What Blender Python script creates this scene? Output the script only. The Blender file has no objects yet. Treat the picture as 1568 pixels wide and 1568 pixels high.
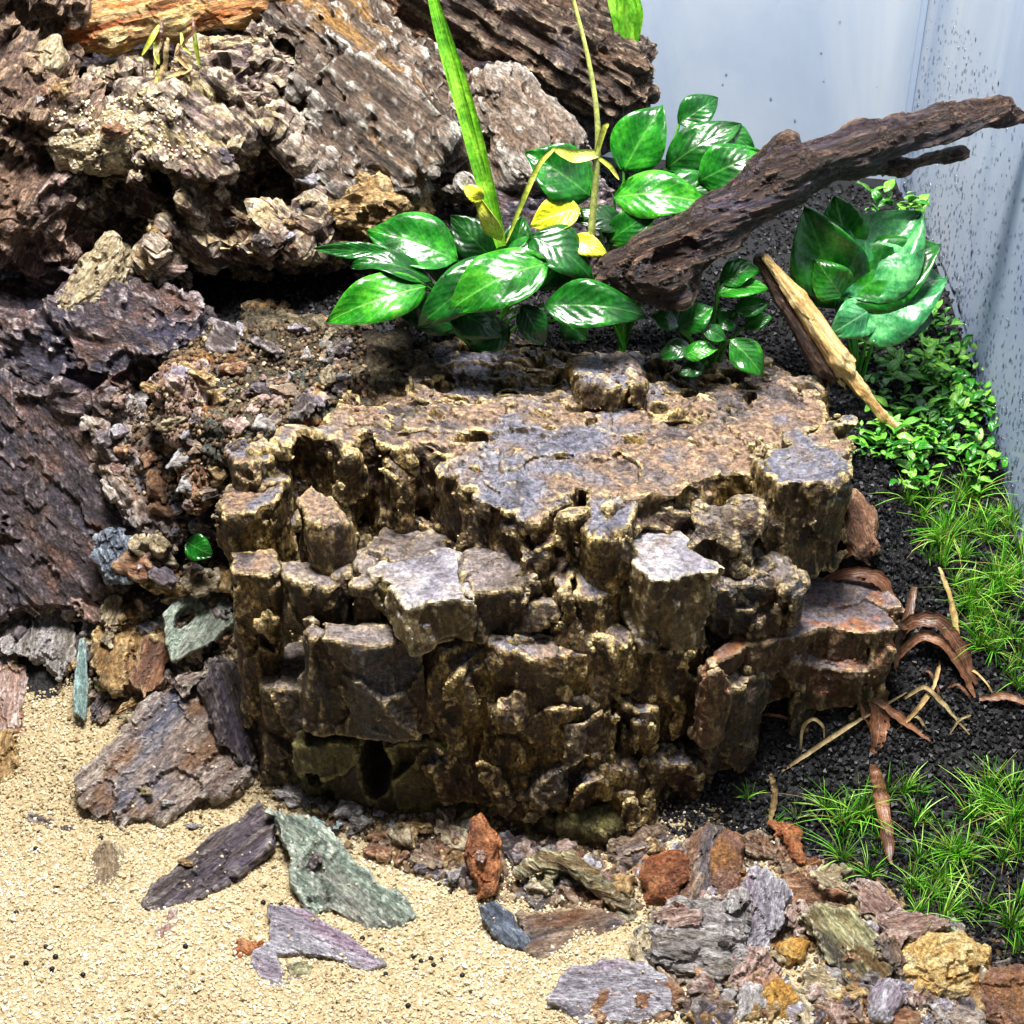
import bpy, math, random
import numpy as np
import openvdb
from mathutils import Matrix, Vector

random.seed(7)
RNG = np.random.default_rng(11)
S = 0.01                      # everything below is laid out in centimetres, scene is in metres
scene = bpy.context.scene
COL = scene.collection

# ------------------------------------------------------------------ camera
PITCH = math.radians(36.0)
FPX = 2487.0                  # focal length in photo pixels (photo is 1568 wide)
CAM = np.array([0.0, -37.2, 40.5])
cam_d = bpy.data.cameras.new("camera")
cam_d.sensor_width = 36.0
cam_d.lens = 36.0 * FPX / 1568.0
cam_d.clip_start = 0.005
cam_d.clip_end = 50.0
cam = bpy.data.objects.new("camera", cam_d)
COL.objects.link(cam)
cam.location = CAM * S
cam.rotation_euler = (math.radians(90) - PITCH, 0, 0)
scene.camera = cam

# ------------------------------------------------------------------ light
world = bpy.data.worlds.new("World")
scene.world = world
world.use_nodes = True
bg = world.node_tree.nodes["Background"]
bg.inputs[0].default_value = (0.80, 0.90, 1.0, 1)
bg.inputs[1].default_value = 0.075
lamp_d = bpy.data.lights.new("tank_lamp", 'AREA')
lamp_d.shape = 'RECTANGLE'
lamp_d.size = 0.22
lamp_d.size_y = 0.10
lamp_d.energy = 11.8
lamp_d.color = (1.0, 0.97, 0.93)
lamp = bpy.data.objects.new("tank_lamp", lamp_d)
COL.objects.link(lamp)
lamp.location = (-0.02, 0.06, 0.66)
lamp.rotation_euler = (math.radians(2), 0, 0)
room_d = bpy.data.lights.new("room_lamp", 'AREA')     # room light behind the tank, seen through the fogged glass
room_d.shape = 'RECTANGLE'; room_d.size = 1.2; room_d.size_y = 1.0; room_d.energy = 17.0; room_d.color = (0.89, 0.945, 1.0)
room = bpy.data.objects.new("room_lamp", room_d); COL.objects.link(room)
room.location = (0.95, 1.15, 0.55)
room.rotation_euler = (Vector((0.15, 0.28, 0.15)) - Vector(room.location)).to_track_quat('-Z', 'Y').to_euler()
scene.view_settings.view_transform = 'Standard'
scene.view_settings.look = 'None'
scene.view_settings.exposure = 0.0
scene.view_settings.gamma = 1.0
scene.render.engine = 'CYCLES'
scene.cycles.max_bounces = 6
scene.cycles.adaptive_threshold = 0.03
scene.cycles.use_denoising = True

# ------------------------------------------------------------------ pixel <-> place helpers
FWD = np.array([0, math.cos(PITCH), -math.sin(PITCH)])
UPV = np.array([0, math.sin(PITCH), math.cos(PITCH)])
RGT = np.array([1.0, 0, 0])
def ray(px, py):
    return FWD + RGT * ((px - 784) / FPX) + UPV * ((784 - py) / FPX)
def PY(px, py, y):
    d = ray(px, py); return CAM + d * ((y - CAM[1]) / d[1])
def PZ(px, py, z):
    d = ray(px, py); return CAM + d * ((z - CAM[2]) / d[2])
def PPL(px, py, p0, n):
    d = ray(px, py); return CAM + d * (np.dot(p0 - CAM, n) / np.dot(d, n))
def pxs(p):                   # centimetres per photo pixel at a place
    return np.dot(np.asarray(p) - CAM, FWD) / FPX

# ------------------------------------------------------------------ noise
def _hash(ix, iy, iz, seed):
    h = (ix.astype(np.uint32) * np.uint32(374761393) + iy.astype(np.uint32) * np.uint32(668265263)
         + iz.astype(np.uint32) * np.uint32(2147483647) + np.uint32((seed * 1274126177) & 0xffffffff))
    h = (h ^ (h >> np.uint32(13))) * np.uint32(1274126177)
    h = h ^ (h >> np.uint32(16))
    return (h & np.uint32(0xffff)).astype(np.float32) / 32767.5 - 1.0
def vnoise(p, seed=0):
    p = np.asarray(p, np.float32)
    i = np.floor(p).astype(np.int64); f = p - i
    f = f * f * f * (f * (f * 6 - 15) + 10)
    r = 0
    for dx in (0, 1):
        wx = f[..., 0] if dx else 1 - f[..., 0]
        for dy in (0, 1):
            wy = f[..., 1] if dy else 1 - f[..., 1]
            for dz in (0, 1):
                wz = f[..., 2] if dz else 1 - f[..., 2]
                r = r + wx * wy * wz * _hash(i[..., 0] + dx, i[..., 1] + dy, i[..., 2] + dz, seed)
    return r
def fbm(p, octv=4, seed=0, gain=0.5, lac=2.03):
    p = np.asarray(p, np.float32); a = 1.0; r = 0
    for k in range(octv):
        r = r + a * vnoise(p + 17.3 * k, seed + k * 31); a *= gain; p = p * lac
    return r
def ridged(p, octv=4, seed=0, gain=0.5):
    p = np.asarray(p, np.float32); a = 1.0; r = 0
    for k in range(octv):
        r = r + a * (1 - 2 * np.abs(vnoise(p + 9.1 * k, seed + k * 17))); a *= gain; p = p * 2.1
    return r

def facets(p, seed=0, tiltamt=0.8):
    """random flat fracture facets: one offset and one slope for each cell"""
    p = np.asarray(p, np.float32); b = np.floor(p - 0.5).astype(np.int64)
    best = np.full(len(p), 9e9, np.float32); val = np.zeros(len(p), np.float32)
    for dx in (0, 1):
        for dy in (0, 1):
            for dz in (0, 1):
                ix, iy, iz = b[:, 0] + dx, b[:, 1] + dy, b[:, 2] + dz
                off = np.stack([_hash(ix, iy, iz, seed + k) for k in (1, 2, 3)], -1) * 0.42 + 0.5
                q = p - (np.stack([ix, iy, iz], -1) + off)
                d = (q * q).sum(-1); m = d < best
                v = _hash(ix, iy, iz, seed + 4) + tiltamt * (q[:, 0] * _hash(ix, iy, iz, seed + 5) + q[:, 1] * _hash(ix, iy, iz, seed + 6) + q[:, 2] * _hash(ix, iy, iz, seed + 7)) * 1.6
                best = np.where(m, d, best); val = np.where(m, v, val)
    return val

# ------------------------------------------------------------------ mesh helpers
def new_obj(name, me, mat, parent=None, loc=(0, 0, 0), R=None):
    o = bpy.data.objects.new(name, me)
    COL.objects.link(o)
    if mat is not None and len(me.materials) == 0:
        me.materials.append(mat)
    M = Matrix.Identity(4)
    if R is not None:
        for i in range(3):
            for j in range(3):
                M[i][j] = float(R[i][j])
    M.translation = Vector([float(c) * S for c in loc])
    if parent is not None:
        o.parent = parent
        o.matrix_parent_inverse = Matrix.Identity(4)
        o.matrix_basis = parent_world[parent.name].inverted() @ M
    else:
        o.matrix_basis = M
    parent_world[o.name] = M
    return o
parent_world = {}
def np_mesh(name, V, F, smooth=True):
    """V in cm; F int array (n,3) or (n,4)"""
    me = bpy.data.meshes.new(name)
    V = np.asarray(V, np.float32) * S
    F = np.asarray(F, np.int32)
    n, k = F.shape
    me.vertices.add(len(V)); me.vertices.foreach_set("co", V.ravel())
    me.loops.add(n * k); me.loops.foreach_set("vertex_index", F.ravel())
    me.polygons.add(n)
    me.polygons.foreach_set("loop_start", np.arange(0, n * k, k, dtype=np.int32))
    me.polygons.foreach_set("use_smooth", np.full(n, smooth, dtype=bool))
    me.update(calc_edges=True)
    me.validate()
    return me
def tag(o, label=None, cat=None, group=None, kind=None):
    if label: o["label"] = label
    if cat: o["category"] = cat
    if group: o["group"] = group
    if kind: o["kind"] = kind
    return o
def thing(name, label, cat, loc, group=None):
    o = bpy.data.objects.new(name, None)
    COL.objects.link(o)
    o.empty_display_size = 0.01
    o.location = [float(c) * S for c in loc]
    parent_world[o.name] = Matrix.Translation(o.location)
    return tag(o, label, cat, group)
def vnormals(V, F):
    a = V[F[:, 2]] - V[F[:, 0]]; b = V[F[:, 3 if F.shape[1] == 4 else 1]] - V[F[:, 1 if F.shape[1] == 4 else 0]]
    fn = np.cross(a, b)
    N = np.zeros_like(V)
    for k in range(F.shape[1]):
        for c in range(3):
            N[:, c] += np.bincount(F[:, k], fn[:, c], minlength=len(V))
    return N / (np.linalg.norm(N, axis=1, keepdims=True) + 1e-9)
def sdf_mesh(fn, lo, hi, h):
    lo = np.asarray(lo, float) - 3 * h; hi = np.asarray(hi, float) + 3 * h
    ax = [np.arange(lo[i], hi[i], h, dtype=np.float32) for i in range(3)]
    X, Y, Z = np.meshgrid(*ax, indexing='ij')
    d = np.clip(fn(X, Y, Z), -3 * h, 3 * h).astype(np.float32)
    for sl in (np.s_[0], np.s_[-1], np.s_[:, 0], np.s_[:, -1], np.s_[:, :, 0], np.s_[:, :, -1]):
        d[sl] = 3 * h
    g = openvdb.FloatGrid(3 * h); g.copyFromArray(d)
    pts, quads = g.convertToQuads(0.0)
    V = pts.astype(np.float64) * h + lo
    F = quads.astype(np.int32)
    # orient outwards: compare face normal with field gradient
    N = vnormals(V, F)
    q = V + N * h * 0.8
    ii = [np.clip(((q[:, i] - lo[i]) / h).round().astype(int), 0, d.shape[i] - 1) for i in range(3)]
    jj = [np.clip((((V - N * h * 0.8)[:, i] - lo[i]) / h).round().astype(int), 0, d.shape[i] - 1) for i in range(3)]
    if (d[tuple(ii)] - d[tuple(jj)]).mean() < 0:
        F = F[:, ::-1]; N = -N
    return V, F, N
def coarse(f, X, Y, Z, k=4):
    """evaluate a slow, smooth field on every k-th voxel and interpolate"""
    A = [X[:, 0, 0], Y[0, :, 0], Z[0, 0, :]]
    C = [a[0] + (a[1] - a[0]) * k * np.arange(len(a) // k + 2, dtype=np.float32) for a in A]
    G = f(np.stack(np.meshgrid(*C, indexing='ij'), -1)).astype(np.float32)
    for ax_, a in enumerate(A):
        t = np.arange(len(a)) / k; i = t.astype(int); w = (t - i).astype(np.float32)
        sh = [1, 1, 1]; sh[ax_] = len(a); w = w.reshape(sh)
        G = np.take(G, i, ax_) * (1 - w) + np.take(G, i + 1, ax_) * w
    return G
def poly_sd(X, Y, P):
    P = np.asarray(P, float); n = len(P)
    d = np.full(X.shape, 1e9, np.float32); s = np.ones(X.shape, np.float32)
    for i in range(n):
        a = P[i]; b = P[i - 1]; e = b - a
        wx = X - a[0]; wy = Y - a[1]
        t = np.clip((wx * e[0] + wy * e[1]) / (e @ e + 1e-9), 0, 1)
        bx = wx - e[0] * t; by = wy - e[1] * t
        d = np.minimum(d, bx * bx + by * by)
        c1 = Y >= a[1]; c2 = Y < b[1]; c3 = e[0] * wy > e[1] * wx
        flip = (c1 & c2 & c3) | (~c1 & ~c2 & ~c3)
        s = np.where(flip, -s, s)
    return s * np.sqrt(d)
def smin(a, b, k):
    h = np.clip(0.5 + 0.5 * (b - a) / k, 0, 1)
    return b + (a - b) * h - k * h * (1 - h)

# ------------------------------------------------------------------ materials
def L(r, g=None, b=None):
    if g is None: r, g, b = r
    f = lambda c: (c / 255) / 12.92 if c / 255 <= 0.04045 else ((c / 255 + 0.055) / 1.055) ** 2.4
    return (f(r), f(g), f(b), 1)
class NT:
    def __init__(self, name):
        self.m = bpy.data.materials.new(name); self.m.use_nodes = True
        self.t = self.m.node_tree; self.n = self.t.nodes; self.l = self.t.links
        self.b = self.n["Principled BSDF"]; self.out = self.n["Material Output"]
    def node(self, typ, **kw):
        n = self.n.new(typ)
        for k, v in kw.items():
            if k.startswith("i_"):
                key = k[2:]; key = int(key) if key.isdigit() else key
                sock = n.inputs[key]
                if hasattr(v, "is_linked") or isinstance(v, bpy.types.NodeSocket): self.l.new(v, sock)
                else: sock.default_value = v
            else: setattr(n, k, v)
        return n
    def coords(self, scale=(1, 1, 1), rand=True, kind="Object"):
        tc = self.node("ShaderNodeTexCoord")
        mp = self.node("ShaderNodeMapping")
        self.l.new(tc.outputs[kind], mp.inputs[0])
        mp.inputs["Scale"].default_value = [100 * s for s in scale]
        if rand:
            oi = self.node("ShaderNodeObjectInfo")
            ml = self.node("ShaderNodeMath", operation='MULTIPLY', i_0=oi.outputs["Random"], i_1=37.0)
            cb = self.node("ShaderNodeCombineXYZ", i_0=ml.outputs[0], i_1=ml.outputs[0], i_2=ml.outputs[0])
            self.l.new(cb.outputs[0], mp.inputs["Location"])
        return mp.outputs[0]
    def noise(self, vec, scale, detail=6, rough=0.6, dist=0.0, typ='FBM'):
        n = self.node("ShaderNodeTexNoise", i_Scale=scale, i_Detail=detail, i_Roughness=rough, i_Distortion=dist)
        n.noise_type = typ
        self.l.new(vec, n.inputs["Vector"]); return n.outputs["Fac"]
    def ramp(self, fac, stops, interp='LINEAR'):
        r = self.node("ShaderNodeValToRGB"); e = r.color_ramp.elements
        r.color_ramp.interpolation = interp
        while len(e) < len(stops): e.new(0.5)
        for k, (p, c) in enumerate(stops):
            e[k].position = p
            e[k].color = c if not isinstance(c, (int, float)) else (c, c, c, 1)
        self.l.new(fac, r.inputs[0]); return r.outputs[0]
    def mix(self, fac, a, b, mode='MIX'):
        n = self.node("ShaderNodeMix", data_type='RGBA', blend_type=mode)
        for sock, v in ((n.inputs[0], fac), (n.inputs[6], a), (n.inputs[7], b)):
            if isinstance(v, bpy.types.NodeSocket): self.l.new(v, sock)
            else: sock.default_value = v
        return n.outputs[2]
    def math(self, op, a, b=0.0, clamp=False):
        n = self.node("ShaderNodeMath", operation=op); n.use_clamp = clamp
        for sock, v in ((n.inputs[0], a), (n.inputs[1], b)):
            if isinstance(v, bpy.types.NodeSocket): self.l.new(v, sock)
            else: sock.default_value = v
        return n.outputs[0]
    def bump(self, h, strength, dist, prev=None):
        n = self.node("ShaderNodeBump", i_Strength=strength, i_Distance=dist * S)
        self.l.new(h, n.inputs["Height"])
        if prev is not None: self.l.new(prev, n.inputs["Normal"])
        return n.outputs[0]
    def fin(self, color, rough=0.6, normal=None, spec=0.5, **kw):
        for key, v in (("Base Color", color), ("Roughness", rough), ("Specular IOR Level", spec), ("Normal", normal)):
            if v is None: continue
            if isinstance(v, bpy.types.NodeSocket): self.l.new(v, self.b.inputs[key])
            else: self.b.inputs[key].default_value = v
        for k, v in kw.items():
            self.b.inputs[k.replace("_", " ")].default_value = v
        return self.m
def rock_mat(name, cols, patch=None, patch_amt=(0.5, 0.62), stretch=(1, 1, 1), sc=1.0, speck=0.75, top=None,
             edge=None, rough=0.55, bump=0.8, spec=0.5, topcut=(0.55, 0.8), fine=9.0, mott=1.0, topsc=0.42):
    t = NT(name); ftop = None
    v = t.coords(stretch); vi = t.coords((1, 1, 1))
    n1 = t.noise(v, 0.9 * sc, 8, 0.68, 0.4)
    k = len(cols)
    c = t.ramp(n1, [(0.30 + 0.42 * i / max(1, k - 1), L(cc)) for i, cc in enumerate(cols)])
    if patch:
        for j, pc in enumerate(patch):
            np_ = t.noise(t.coords(tuple(s * (0.6 + 0.2 * j) for s in stretch)), 0.45 * sc * (1 + 0.35 * j), 5, 0.6, 0.6)
            f = t.ramp(np_, [(patch_amt[0], 0.0), (patch_amt[1], 1.0)])
            c = t.mix(f, c, L(pc))
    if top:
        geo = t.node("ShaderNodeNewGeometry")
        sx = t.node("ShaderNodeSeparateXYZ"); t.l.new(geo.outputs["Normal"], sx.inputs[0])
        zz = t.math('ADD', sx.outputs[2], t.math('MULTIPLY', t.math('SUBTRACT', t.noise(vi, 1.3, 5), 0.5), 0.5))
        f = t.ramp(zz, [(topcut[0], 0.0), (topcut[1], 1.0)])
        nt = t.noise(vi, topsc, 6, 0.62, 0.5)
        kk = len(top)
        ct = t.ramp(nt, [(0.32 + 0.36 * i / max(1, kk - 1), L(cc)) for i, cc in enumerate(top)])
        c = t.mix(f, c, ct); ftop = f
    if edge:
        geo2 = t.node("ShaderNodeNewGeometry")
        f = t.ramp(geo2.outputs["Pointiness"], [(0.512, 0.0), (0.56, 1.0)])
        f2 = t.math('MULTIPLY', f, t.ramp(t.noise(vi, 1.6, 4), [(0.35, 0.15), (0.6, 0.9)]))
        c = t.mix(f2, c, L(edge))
    mo = t.noise(v, 3.4 * sc, 5, 0.7, 0.5)
    c = t.mix(1.0, c, t.ramp(mo, [(0.34, 1 - 0.68 * min(1.35, mott)), (0.5, 0.92), (0.66, 1 + 0.7 * mott)]), 'MULTIPLY')
    # crisp mineral speckle
    sp = t.noise(t.coords(tuple(0.5 + 0.5 * s for s in stretch)), fine, 3, 0.75)
    spc = t.ramp(sp, [(0.34, 1 - speck), (0.5, 1.0), (0.66, 1 + speck * 0.9)])
    if ftop is not None: spc = t.mix(t.math('MULTIPLY', ftop, 0.6), spc, (1, 1, 1, 1))
    c = t.mix(1.0, c, spc, 'MULTIPLY')
    nb = t.noise(v, 2.2 * sc, 9, 0.72, 0.3)
    hb, hs = nb, sp
    if ftop is not None:
        kf = t.math('SUBTRACT', 1.0, t.math('MULTIPLY', ftop, 0.72)); hb = t.math('MULTIPLY', nb, kf); hs = t.math('MULTIPLY', sp, kf)
    b1 = t.bump(hb, min(1, bump), 0.35)
    b2 = t.bump(hs, min(1, bump * 0.8), 0.06, b1)
    rr = t.ramp(t.noise(vi, 1.1, 4), [(0.35, max(0.05, rough - 0.18)), (0.65, min(1, rough + 0.15))])
    if ftop is not None: rr = t.math('SUBTRACT', rr, t.math('MULTIPLY', ftop, 0.20))
    return t.fin(c, rr, b2, spec)

M = {}
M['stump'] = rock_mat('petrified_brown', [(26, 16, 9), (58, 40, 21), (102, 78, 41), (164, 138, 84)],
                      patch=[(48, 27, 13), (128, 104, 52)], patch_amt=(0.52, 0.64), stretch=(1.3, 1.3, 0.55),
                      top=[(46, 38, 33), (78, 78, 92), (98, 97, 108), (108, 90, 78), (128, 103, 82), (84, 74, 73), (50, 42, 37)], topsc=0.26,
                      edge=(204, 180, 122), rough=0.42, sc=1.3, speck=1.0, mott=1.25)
M['stump_mossy'] = rock_mat('petrified_olive', [(38, 32, 18), (70, 66, 30), (98, 92, 46), (120, 112, 64)],
                      patch=[(56, 38, 22)], edge=(150, 140, 90), stretch=(1.3, 1.3, 0.7), rough=0.5, sc=1.3, speck=0.6)
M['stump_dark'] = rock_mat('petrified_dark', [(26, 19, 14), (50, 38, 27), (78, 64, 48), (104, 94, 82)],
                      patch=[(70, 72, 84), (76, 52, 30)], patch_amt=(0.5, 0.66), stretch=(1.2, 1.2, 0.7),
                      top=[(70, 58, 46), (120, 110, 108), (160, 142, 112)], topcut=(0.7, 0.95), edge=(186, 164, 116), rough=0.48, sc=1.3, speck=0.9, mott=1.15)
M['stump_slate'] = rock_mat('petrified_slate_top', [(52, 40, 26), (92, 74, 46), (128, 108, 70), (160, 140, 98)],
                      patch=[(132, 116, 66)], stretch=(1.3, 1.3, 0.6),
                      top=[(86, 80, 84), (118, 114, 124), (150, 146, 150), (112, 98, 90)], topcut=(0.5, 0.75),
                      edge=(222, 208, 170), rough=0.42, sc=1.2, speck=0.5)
M['stump_rust'] = rock_mat('petrified_rust_top', [(40, 26, 18), (72, 50, 34), (104, 78, 52), (136, 112, 76)], patch=[(84, 48, 28)], stretch=(1.3, 1.3, 0.6),
                      top=[(64, 50, 46), (104, 82, 74), (140, 86, 48), (98, 92, 100), (120, 98, 84)], topcut=(0.45, 0.7), edge=(190, 166, 124), rough=0.4, sc=1.2, speck=0.8)
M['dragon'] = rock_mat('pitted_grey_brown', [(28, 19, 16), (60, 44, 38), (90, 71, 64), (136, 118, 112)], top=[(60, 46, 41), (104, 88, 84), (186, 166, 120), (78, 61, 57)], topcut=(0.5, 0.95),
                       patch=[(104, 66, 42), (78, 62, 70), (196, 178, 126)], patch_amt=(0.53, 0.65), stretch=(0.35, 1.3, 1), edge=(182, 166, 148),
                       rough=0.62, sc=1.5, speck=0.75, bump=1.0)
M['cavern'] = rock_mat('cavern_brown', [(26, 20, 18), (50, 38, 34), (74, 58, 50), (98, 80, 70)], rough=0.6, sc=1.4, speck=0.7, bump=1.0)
M['dragon_red'] = rock_mat('pitted_red_brown', [(48, 33, 28), (98, 73, 64), (142, 113, 102), (188, 164, 152)],
                       patch=[(138, 108, 86), (84, 66, 62)], stretch=(0.4, 1.5, 1), edge=(206, 180, 164), rough=0.55, sc=1.5, speck=0.7, bump=1.0)
M['violet'] = rock_mat('dark_violet_stone', [(28, 22, 25), (60, 49, 54), (94, 81, 87), (146, 132, 134)],
                       patch=[(64, 60, 78), (112, 84, 74)], stretch=(0.75, 1.3, 1), edge=(190, 176, 176), rough=0.6, sc=1.6, speck=0.8, bump=1.0)
M['slab'] = rock_mat('grey_barky_slab', [(36, 26, 20), (72, 56, 44), (108, 90, 75), (164, 150, 135)],
                     patch=[(150, 112, 58), (98, 70, 58)], patch_amt=(0.55, 0.68), stretch=(0.22, 1.5, 1), edge=(208, 202, 192),
                     rough=0.55, sc=1.5, speck=0.6, bump=1.0)
M['cracked'] = rock_mat('cracked_grey', [(90, 82, 72), (140, 130, 120), (172, 162, 152), (200, 194, 186)], patch=[(120, 98, 80)],
                        stretch=(0.5, 1.2, 1), edge=(210, 202, 192), rough=0.5, sc=1.3, speck=0.5, bump=1.0)
M['grit'] = rock_mat('gritty_tan', [(38, 31, 24), (76, 66, 50), (110, 98, 74), (146, 132, 104)],
                     patch=[(178, 118, 52), (82, 86, 78)], patch_amt=(0.54, 0.66), sc=0.9, speck=1.0, rough=0.7, fine=7.0, bump=1.0)
M['wood'] = rock_mat('driftwood_dark', [(16, 10, 8), (38, 24, 19), (66, 45, 37), (112, 88, 78)],
                     patch=[(78, 72, 92), (46, 25, 19)], patch_amt=(0.5, 0.66), stretch=(0.1, 2.4, 2.4), edge=(146, 116, 94),
                     rough=0.34, sc=1.6, speck=0.6, bump=1.0)
M['wood_red'] = rock_mat('driftwood_brown', [(44, 33, 28), (92, 74, 64), (138, 118, 106), (182, 166, 152)],
                     patch=[(104, 80, 66)], stretch=(0.15, 1.6, 1.6), edge=(190, 160, 130), rough=0.55, sc=1.6, speck=0.7, bump=1.0)
M['log'] = rock_mat('log_dark', [(28, 20, 17), (64, 48, 40), (104, 82, 66), (160, 136, 110)], patch=[(84, 76, 84), (96, 66, 44)], patch_amt=(0.52, 0.66),
                     stretch=(0.3, 1.5, 1.5), edge=(176, 154, 128), rough=0.55, sc=1.6, speck=0.8, bump=1.0)
M['stick'] = rock_mat('stripped_stick', [(168, 120, 62), (220, 180, 112), (240, 214, 158), (250, 232, 190)],
                      patch=[(170, 116, 60)], patch_amt=(0.62, 0.72), stretch=(0.15, 2, 2), rough=0.55, sc=1.4, speck=0.35, bump=0.6, mott=0.35)
M['stick_bark'] = rock_mat('stick_bark', [(40, 26, 20), (80, 56, 44), (116, 92, 78), (150, 130, 116)],
                      stretch=(0.2, 2, 2), rough=0.55, sc=1.6, speck=0.7, bump=1.0)
M['yellow_wood'] = rock_mat('yellow_wood', [(150, 100, 50), (206, 172, 104), (228, 206, 148), (240, 226, 184)],
                      patch=[(176, 100, 44)], patch_amt=(0.52, 0.66), stretch=(0.2, 1.6, 1.6), rough=0.6, sc=1.3, speck=0.55, bump=1.0)
def chipm(name, cols, patch=None, stretch=(0.3, 1.4, 1), **kw):
    M[name] = rock_mat(name, cols, patch=patch, stretch=stretch, **{**dict(rough=0.5, sc=1.6, speck=0.6, bump=0.9, mott=0.65), **kw})
chipm('chip_brown', [(62, 46, 38), (118, 96, 80), (158, 136, 118), (196, 178, 158)], [(120, 74, 42), (100, 92, 96)], edge=(190, 170, 144))
chipm('chip_mauve', [(84, 72, 70), (136, 120, 114), (178, 162, 150), (206, 194, 182)], [(92, 94, 112), (136, 104, 80)], edge=(214, 204, 192), stretch=(0.4, 1.2, 1))
chipm('chip_grey', [(86, 80, 78), (146, 138, 136), (182, 176, 176), (214, 210, 210)], [(120, 110, 96)], edge=(212, 210, 210))
chipm('chip_lavender', [(92, 86, 92), (142, 136, 146), (176, 172, 182), (210, 206, 212)], [(150, 130, 148)], edge=(220, 218, 222))
chipm('chip_green', [(70, 82, 72), (118, 132, 120), (158, 172, 156), (196, 206, 190)], [(140, 136, 128)], edge=(214, 222, 208))
chipm('chip_teal', [(98, 124, 118), (140, 170, 166), (166, 196, 198), (190, 214, 214)], None, edge=(200, 222, 222))
chipm('chip_dark', [(32, 26, 26), (66, 56, 54), (98, 86, 84), (146, 136, 136)], [(92, 82, 98)], stretch=(0.15, 2.0, 1), edge=(176, 166, 164))
chipm('chip_rust', [(74, 44, 30), (130, 88, 62), (164, 120, 90), (196, 160, 130)], [(104, 74, 60)], edge=(206, 170, 136))
chipm('chip_gold', [(88, 62, 36), (148, 114, 70), (186, 154, 104), (214, 192, 150)], [(122, 86, 56)], edge=(230, 206, 156), stretch=(0.6, 1.2, 1))
chipm('chip_pink', [(104, 78, 70), (160, 128, 116), (192, 164, 152), (216, 196, 186)], [(120, 84, 76)], edge=(214, 196, 188))
chipm('chip_tan', [(104, 88, 64), (160, 142, 108), (194, 178, 144), (216, 204, 176)], [(140, 120, 96)], edge=(224, 212, 186))
chipm('chip_white', [(150, 148, 146), (186, 184, 184), (208, 208, 208), (226, 226, 226)], None, stretch=(1, 1, 1))
chipm('chip_slate', [(46, 52, 64), (78, 88, 104), (112, 122, 140), (150, 160, 174)], None, stretch=(0.4, 1.5, 1), edge=(196, 206, 216), rough=0.4)
chipm('stone_orange', [(110, 60, 34), (164, 98, 58), (196, 132, 86), (214, 166, 124)], [(124, 74, 50)], stretch=(1, 1, 1), rough=0.5)
chipm('stone_redbrown', [(88, 58, 46), (136, 98, 80), (168, 130, 110), (194, 162, 144)], [(150, 104, 60)], stretch=(1, 1, 1), rough=0.6)
chipm('stone_cream', [(176, 118, 58), (216, 178, 110), (236, 210, 152), (244, 230, 188)], [(196, 138, 70)], stretch=(1, 1, 1), patch_amt=(0.56, 0.66))
chipm('stone_amber', [(136, 92, 38), (190, 140, 64), (216, 172, 96), (228, 200, 140)], None, stretch=(1, 1, 1), rough=0.35)
chipm('chip_olive', [(96, 92, 56), (150, 146, 102), (184, 180, 138), (210, 206, 172)], [(78, 72, 60), (112, 88, 52)], edge=(220, 216, 188))

def leaf_mat(name, dark, mid, light, vein, rough=0.29, trans=0.12, spec=0.6):
    t = NT(name)
    uvn = t.node("ShaderNodeTexCoord")
    sx = t.node("ShaderNodeSeparateXYZ"); t.l.new(uvn.outputs["UV"], sx.inputs[0])
    v = t.coords((1, 1, 1))
    n = t.noise(v, 1.2, 5, 0.6)
    c = t.ramp(n, [(0.32, L(dark)), (0.5, L(mid)), (0.7, L(light))])
    av = t.math('ABSOLUTE', t.math('SUBTRACT', sx.outputs[1], 0.5))
    mid_f = t.ramp(av, [(0.0, 1.0), (0.035, 0.0)])
    ph = t.math('ADD', t.math('MULTIPLY', sx.outputs[0], 46.0), t.math('MULTIPLY', av, -34.0))
    sn = t.math('SINE', ph)
    lat = t.ramp(sn, [(0.80, 0.0), (1.0, 0.35)])
    c = t.mix(t.math('MULTIPLY', mid_f, 0.4), c, L(vein))
    c = t.mix(t.math('MULTIPLY', lat, 0.28), c, L(vein))
    edge_f = t.ramp(av, [(0.46, 0.0), (0.5, 0.6)])
    c = t.mix(edge_f, c, L(light))
    bl = t.ramp(t.noise(v, 2.2, 6, 0.7), [(0.62, 0.0), (0.72, 0.5)])
    c = t.mix(bl, c, L(104, 120, 40))
    oi_ = t.node("ShaderNodeObjectInfo")
    c = t.mix(1.0, c, t.ramp(oi_.outputs["Random"], [(0.0, (0.55, 0.62, 0.55, 1)), (0.5, (0.9, 0.95, 0.9, 1)), (1.0, (1.15, 1.1, 0.85, 1))]), 'MULTIPLY')
    fine = t.noise(v, 9, 3, 0.7)
    c = t.mix(1.0, c, t.ramp(fine, [(0.3, 0.6), (0.7, 1.35)]), 'MULTIPLY')
    b = t.bump(t.math('ADD', sn, t.math('MULTIPLY', mid_f, -2.0)), 0.18, 0.025)
    b = t.bump(t.noise(v, 1.5, 3, 0.5), 0.5, 0.14, b)
    return t.fin(c, rough, b, spec, Subsurface_Weight=0.0, Transmission_Weight=0.0, Coat_Weight=0.0)
M['leaf'] = leaf_mat('leaf_green', (6, 50, 12), (14, 92, 20), (48, 140, 34), (100, 168, 74))
M['leaf_dark'] = leaf_mat('leaf_dark_green', (6, 36, 12), (12, 72, 20), (34, 112, 34), (80, 140, 66))
M['leaf_light'] = leaf_mat('leaf_bright_green', (12, 76, 14), (30, 116, 22), (78, 160, 40), (140, 196, 96))
M['leaf_yellow'] = leaf_mat('leaf_yellow', (150, 160, 16), (200, 204, 26), (226, 226, 120), (240, 240, 190), rough=0.4)
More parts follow.
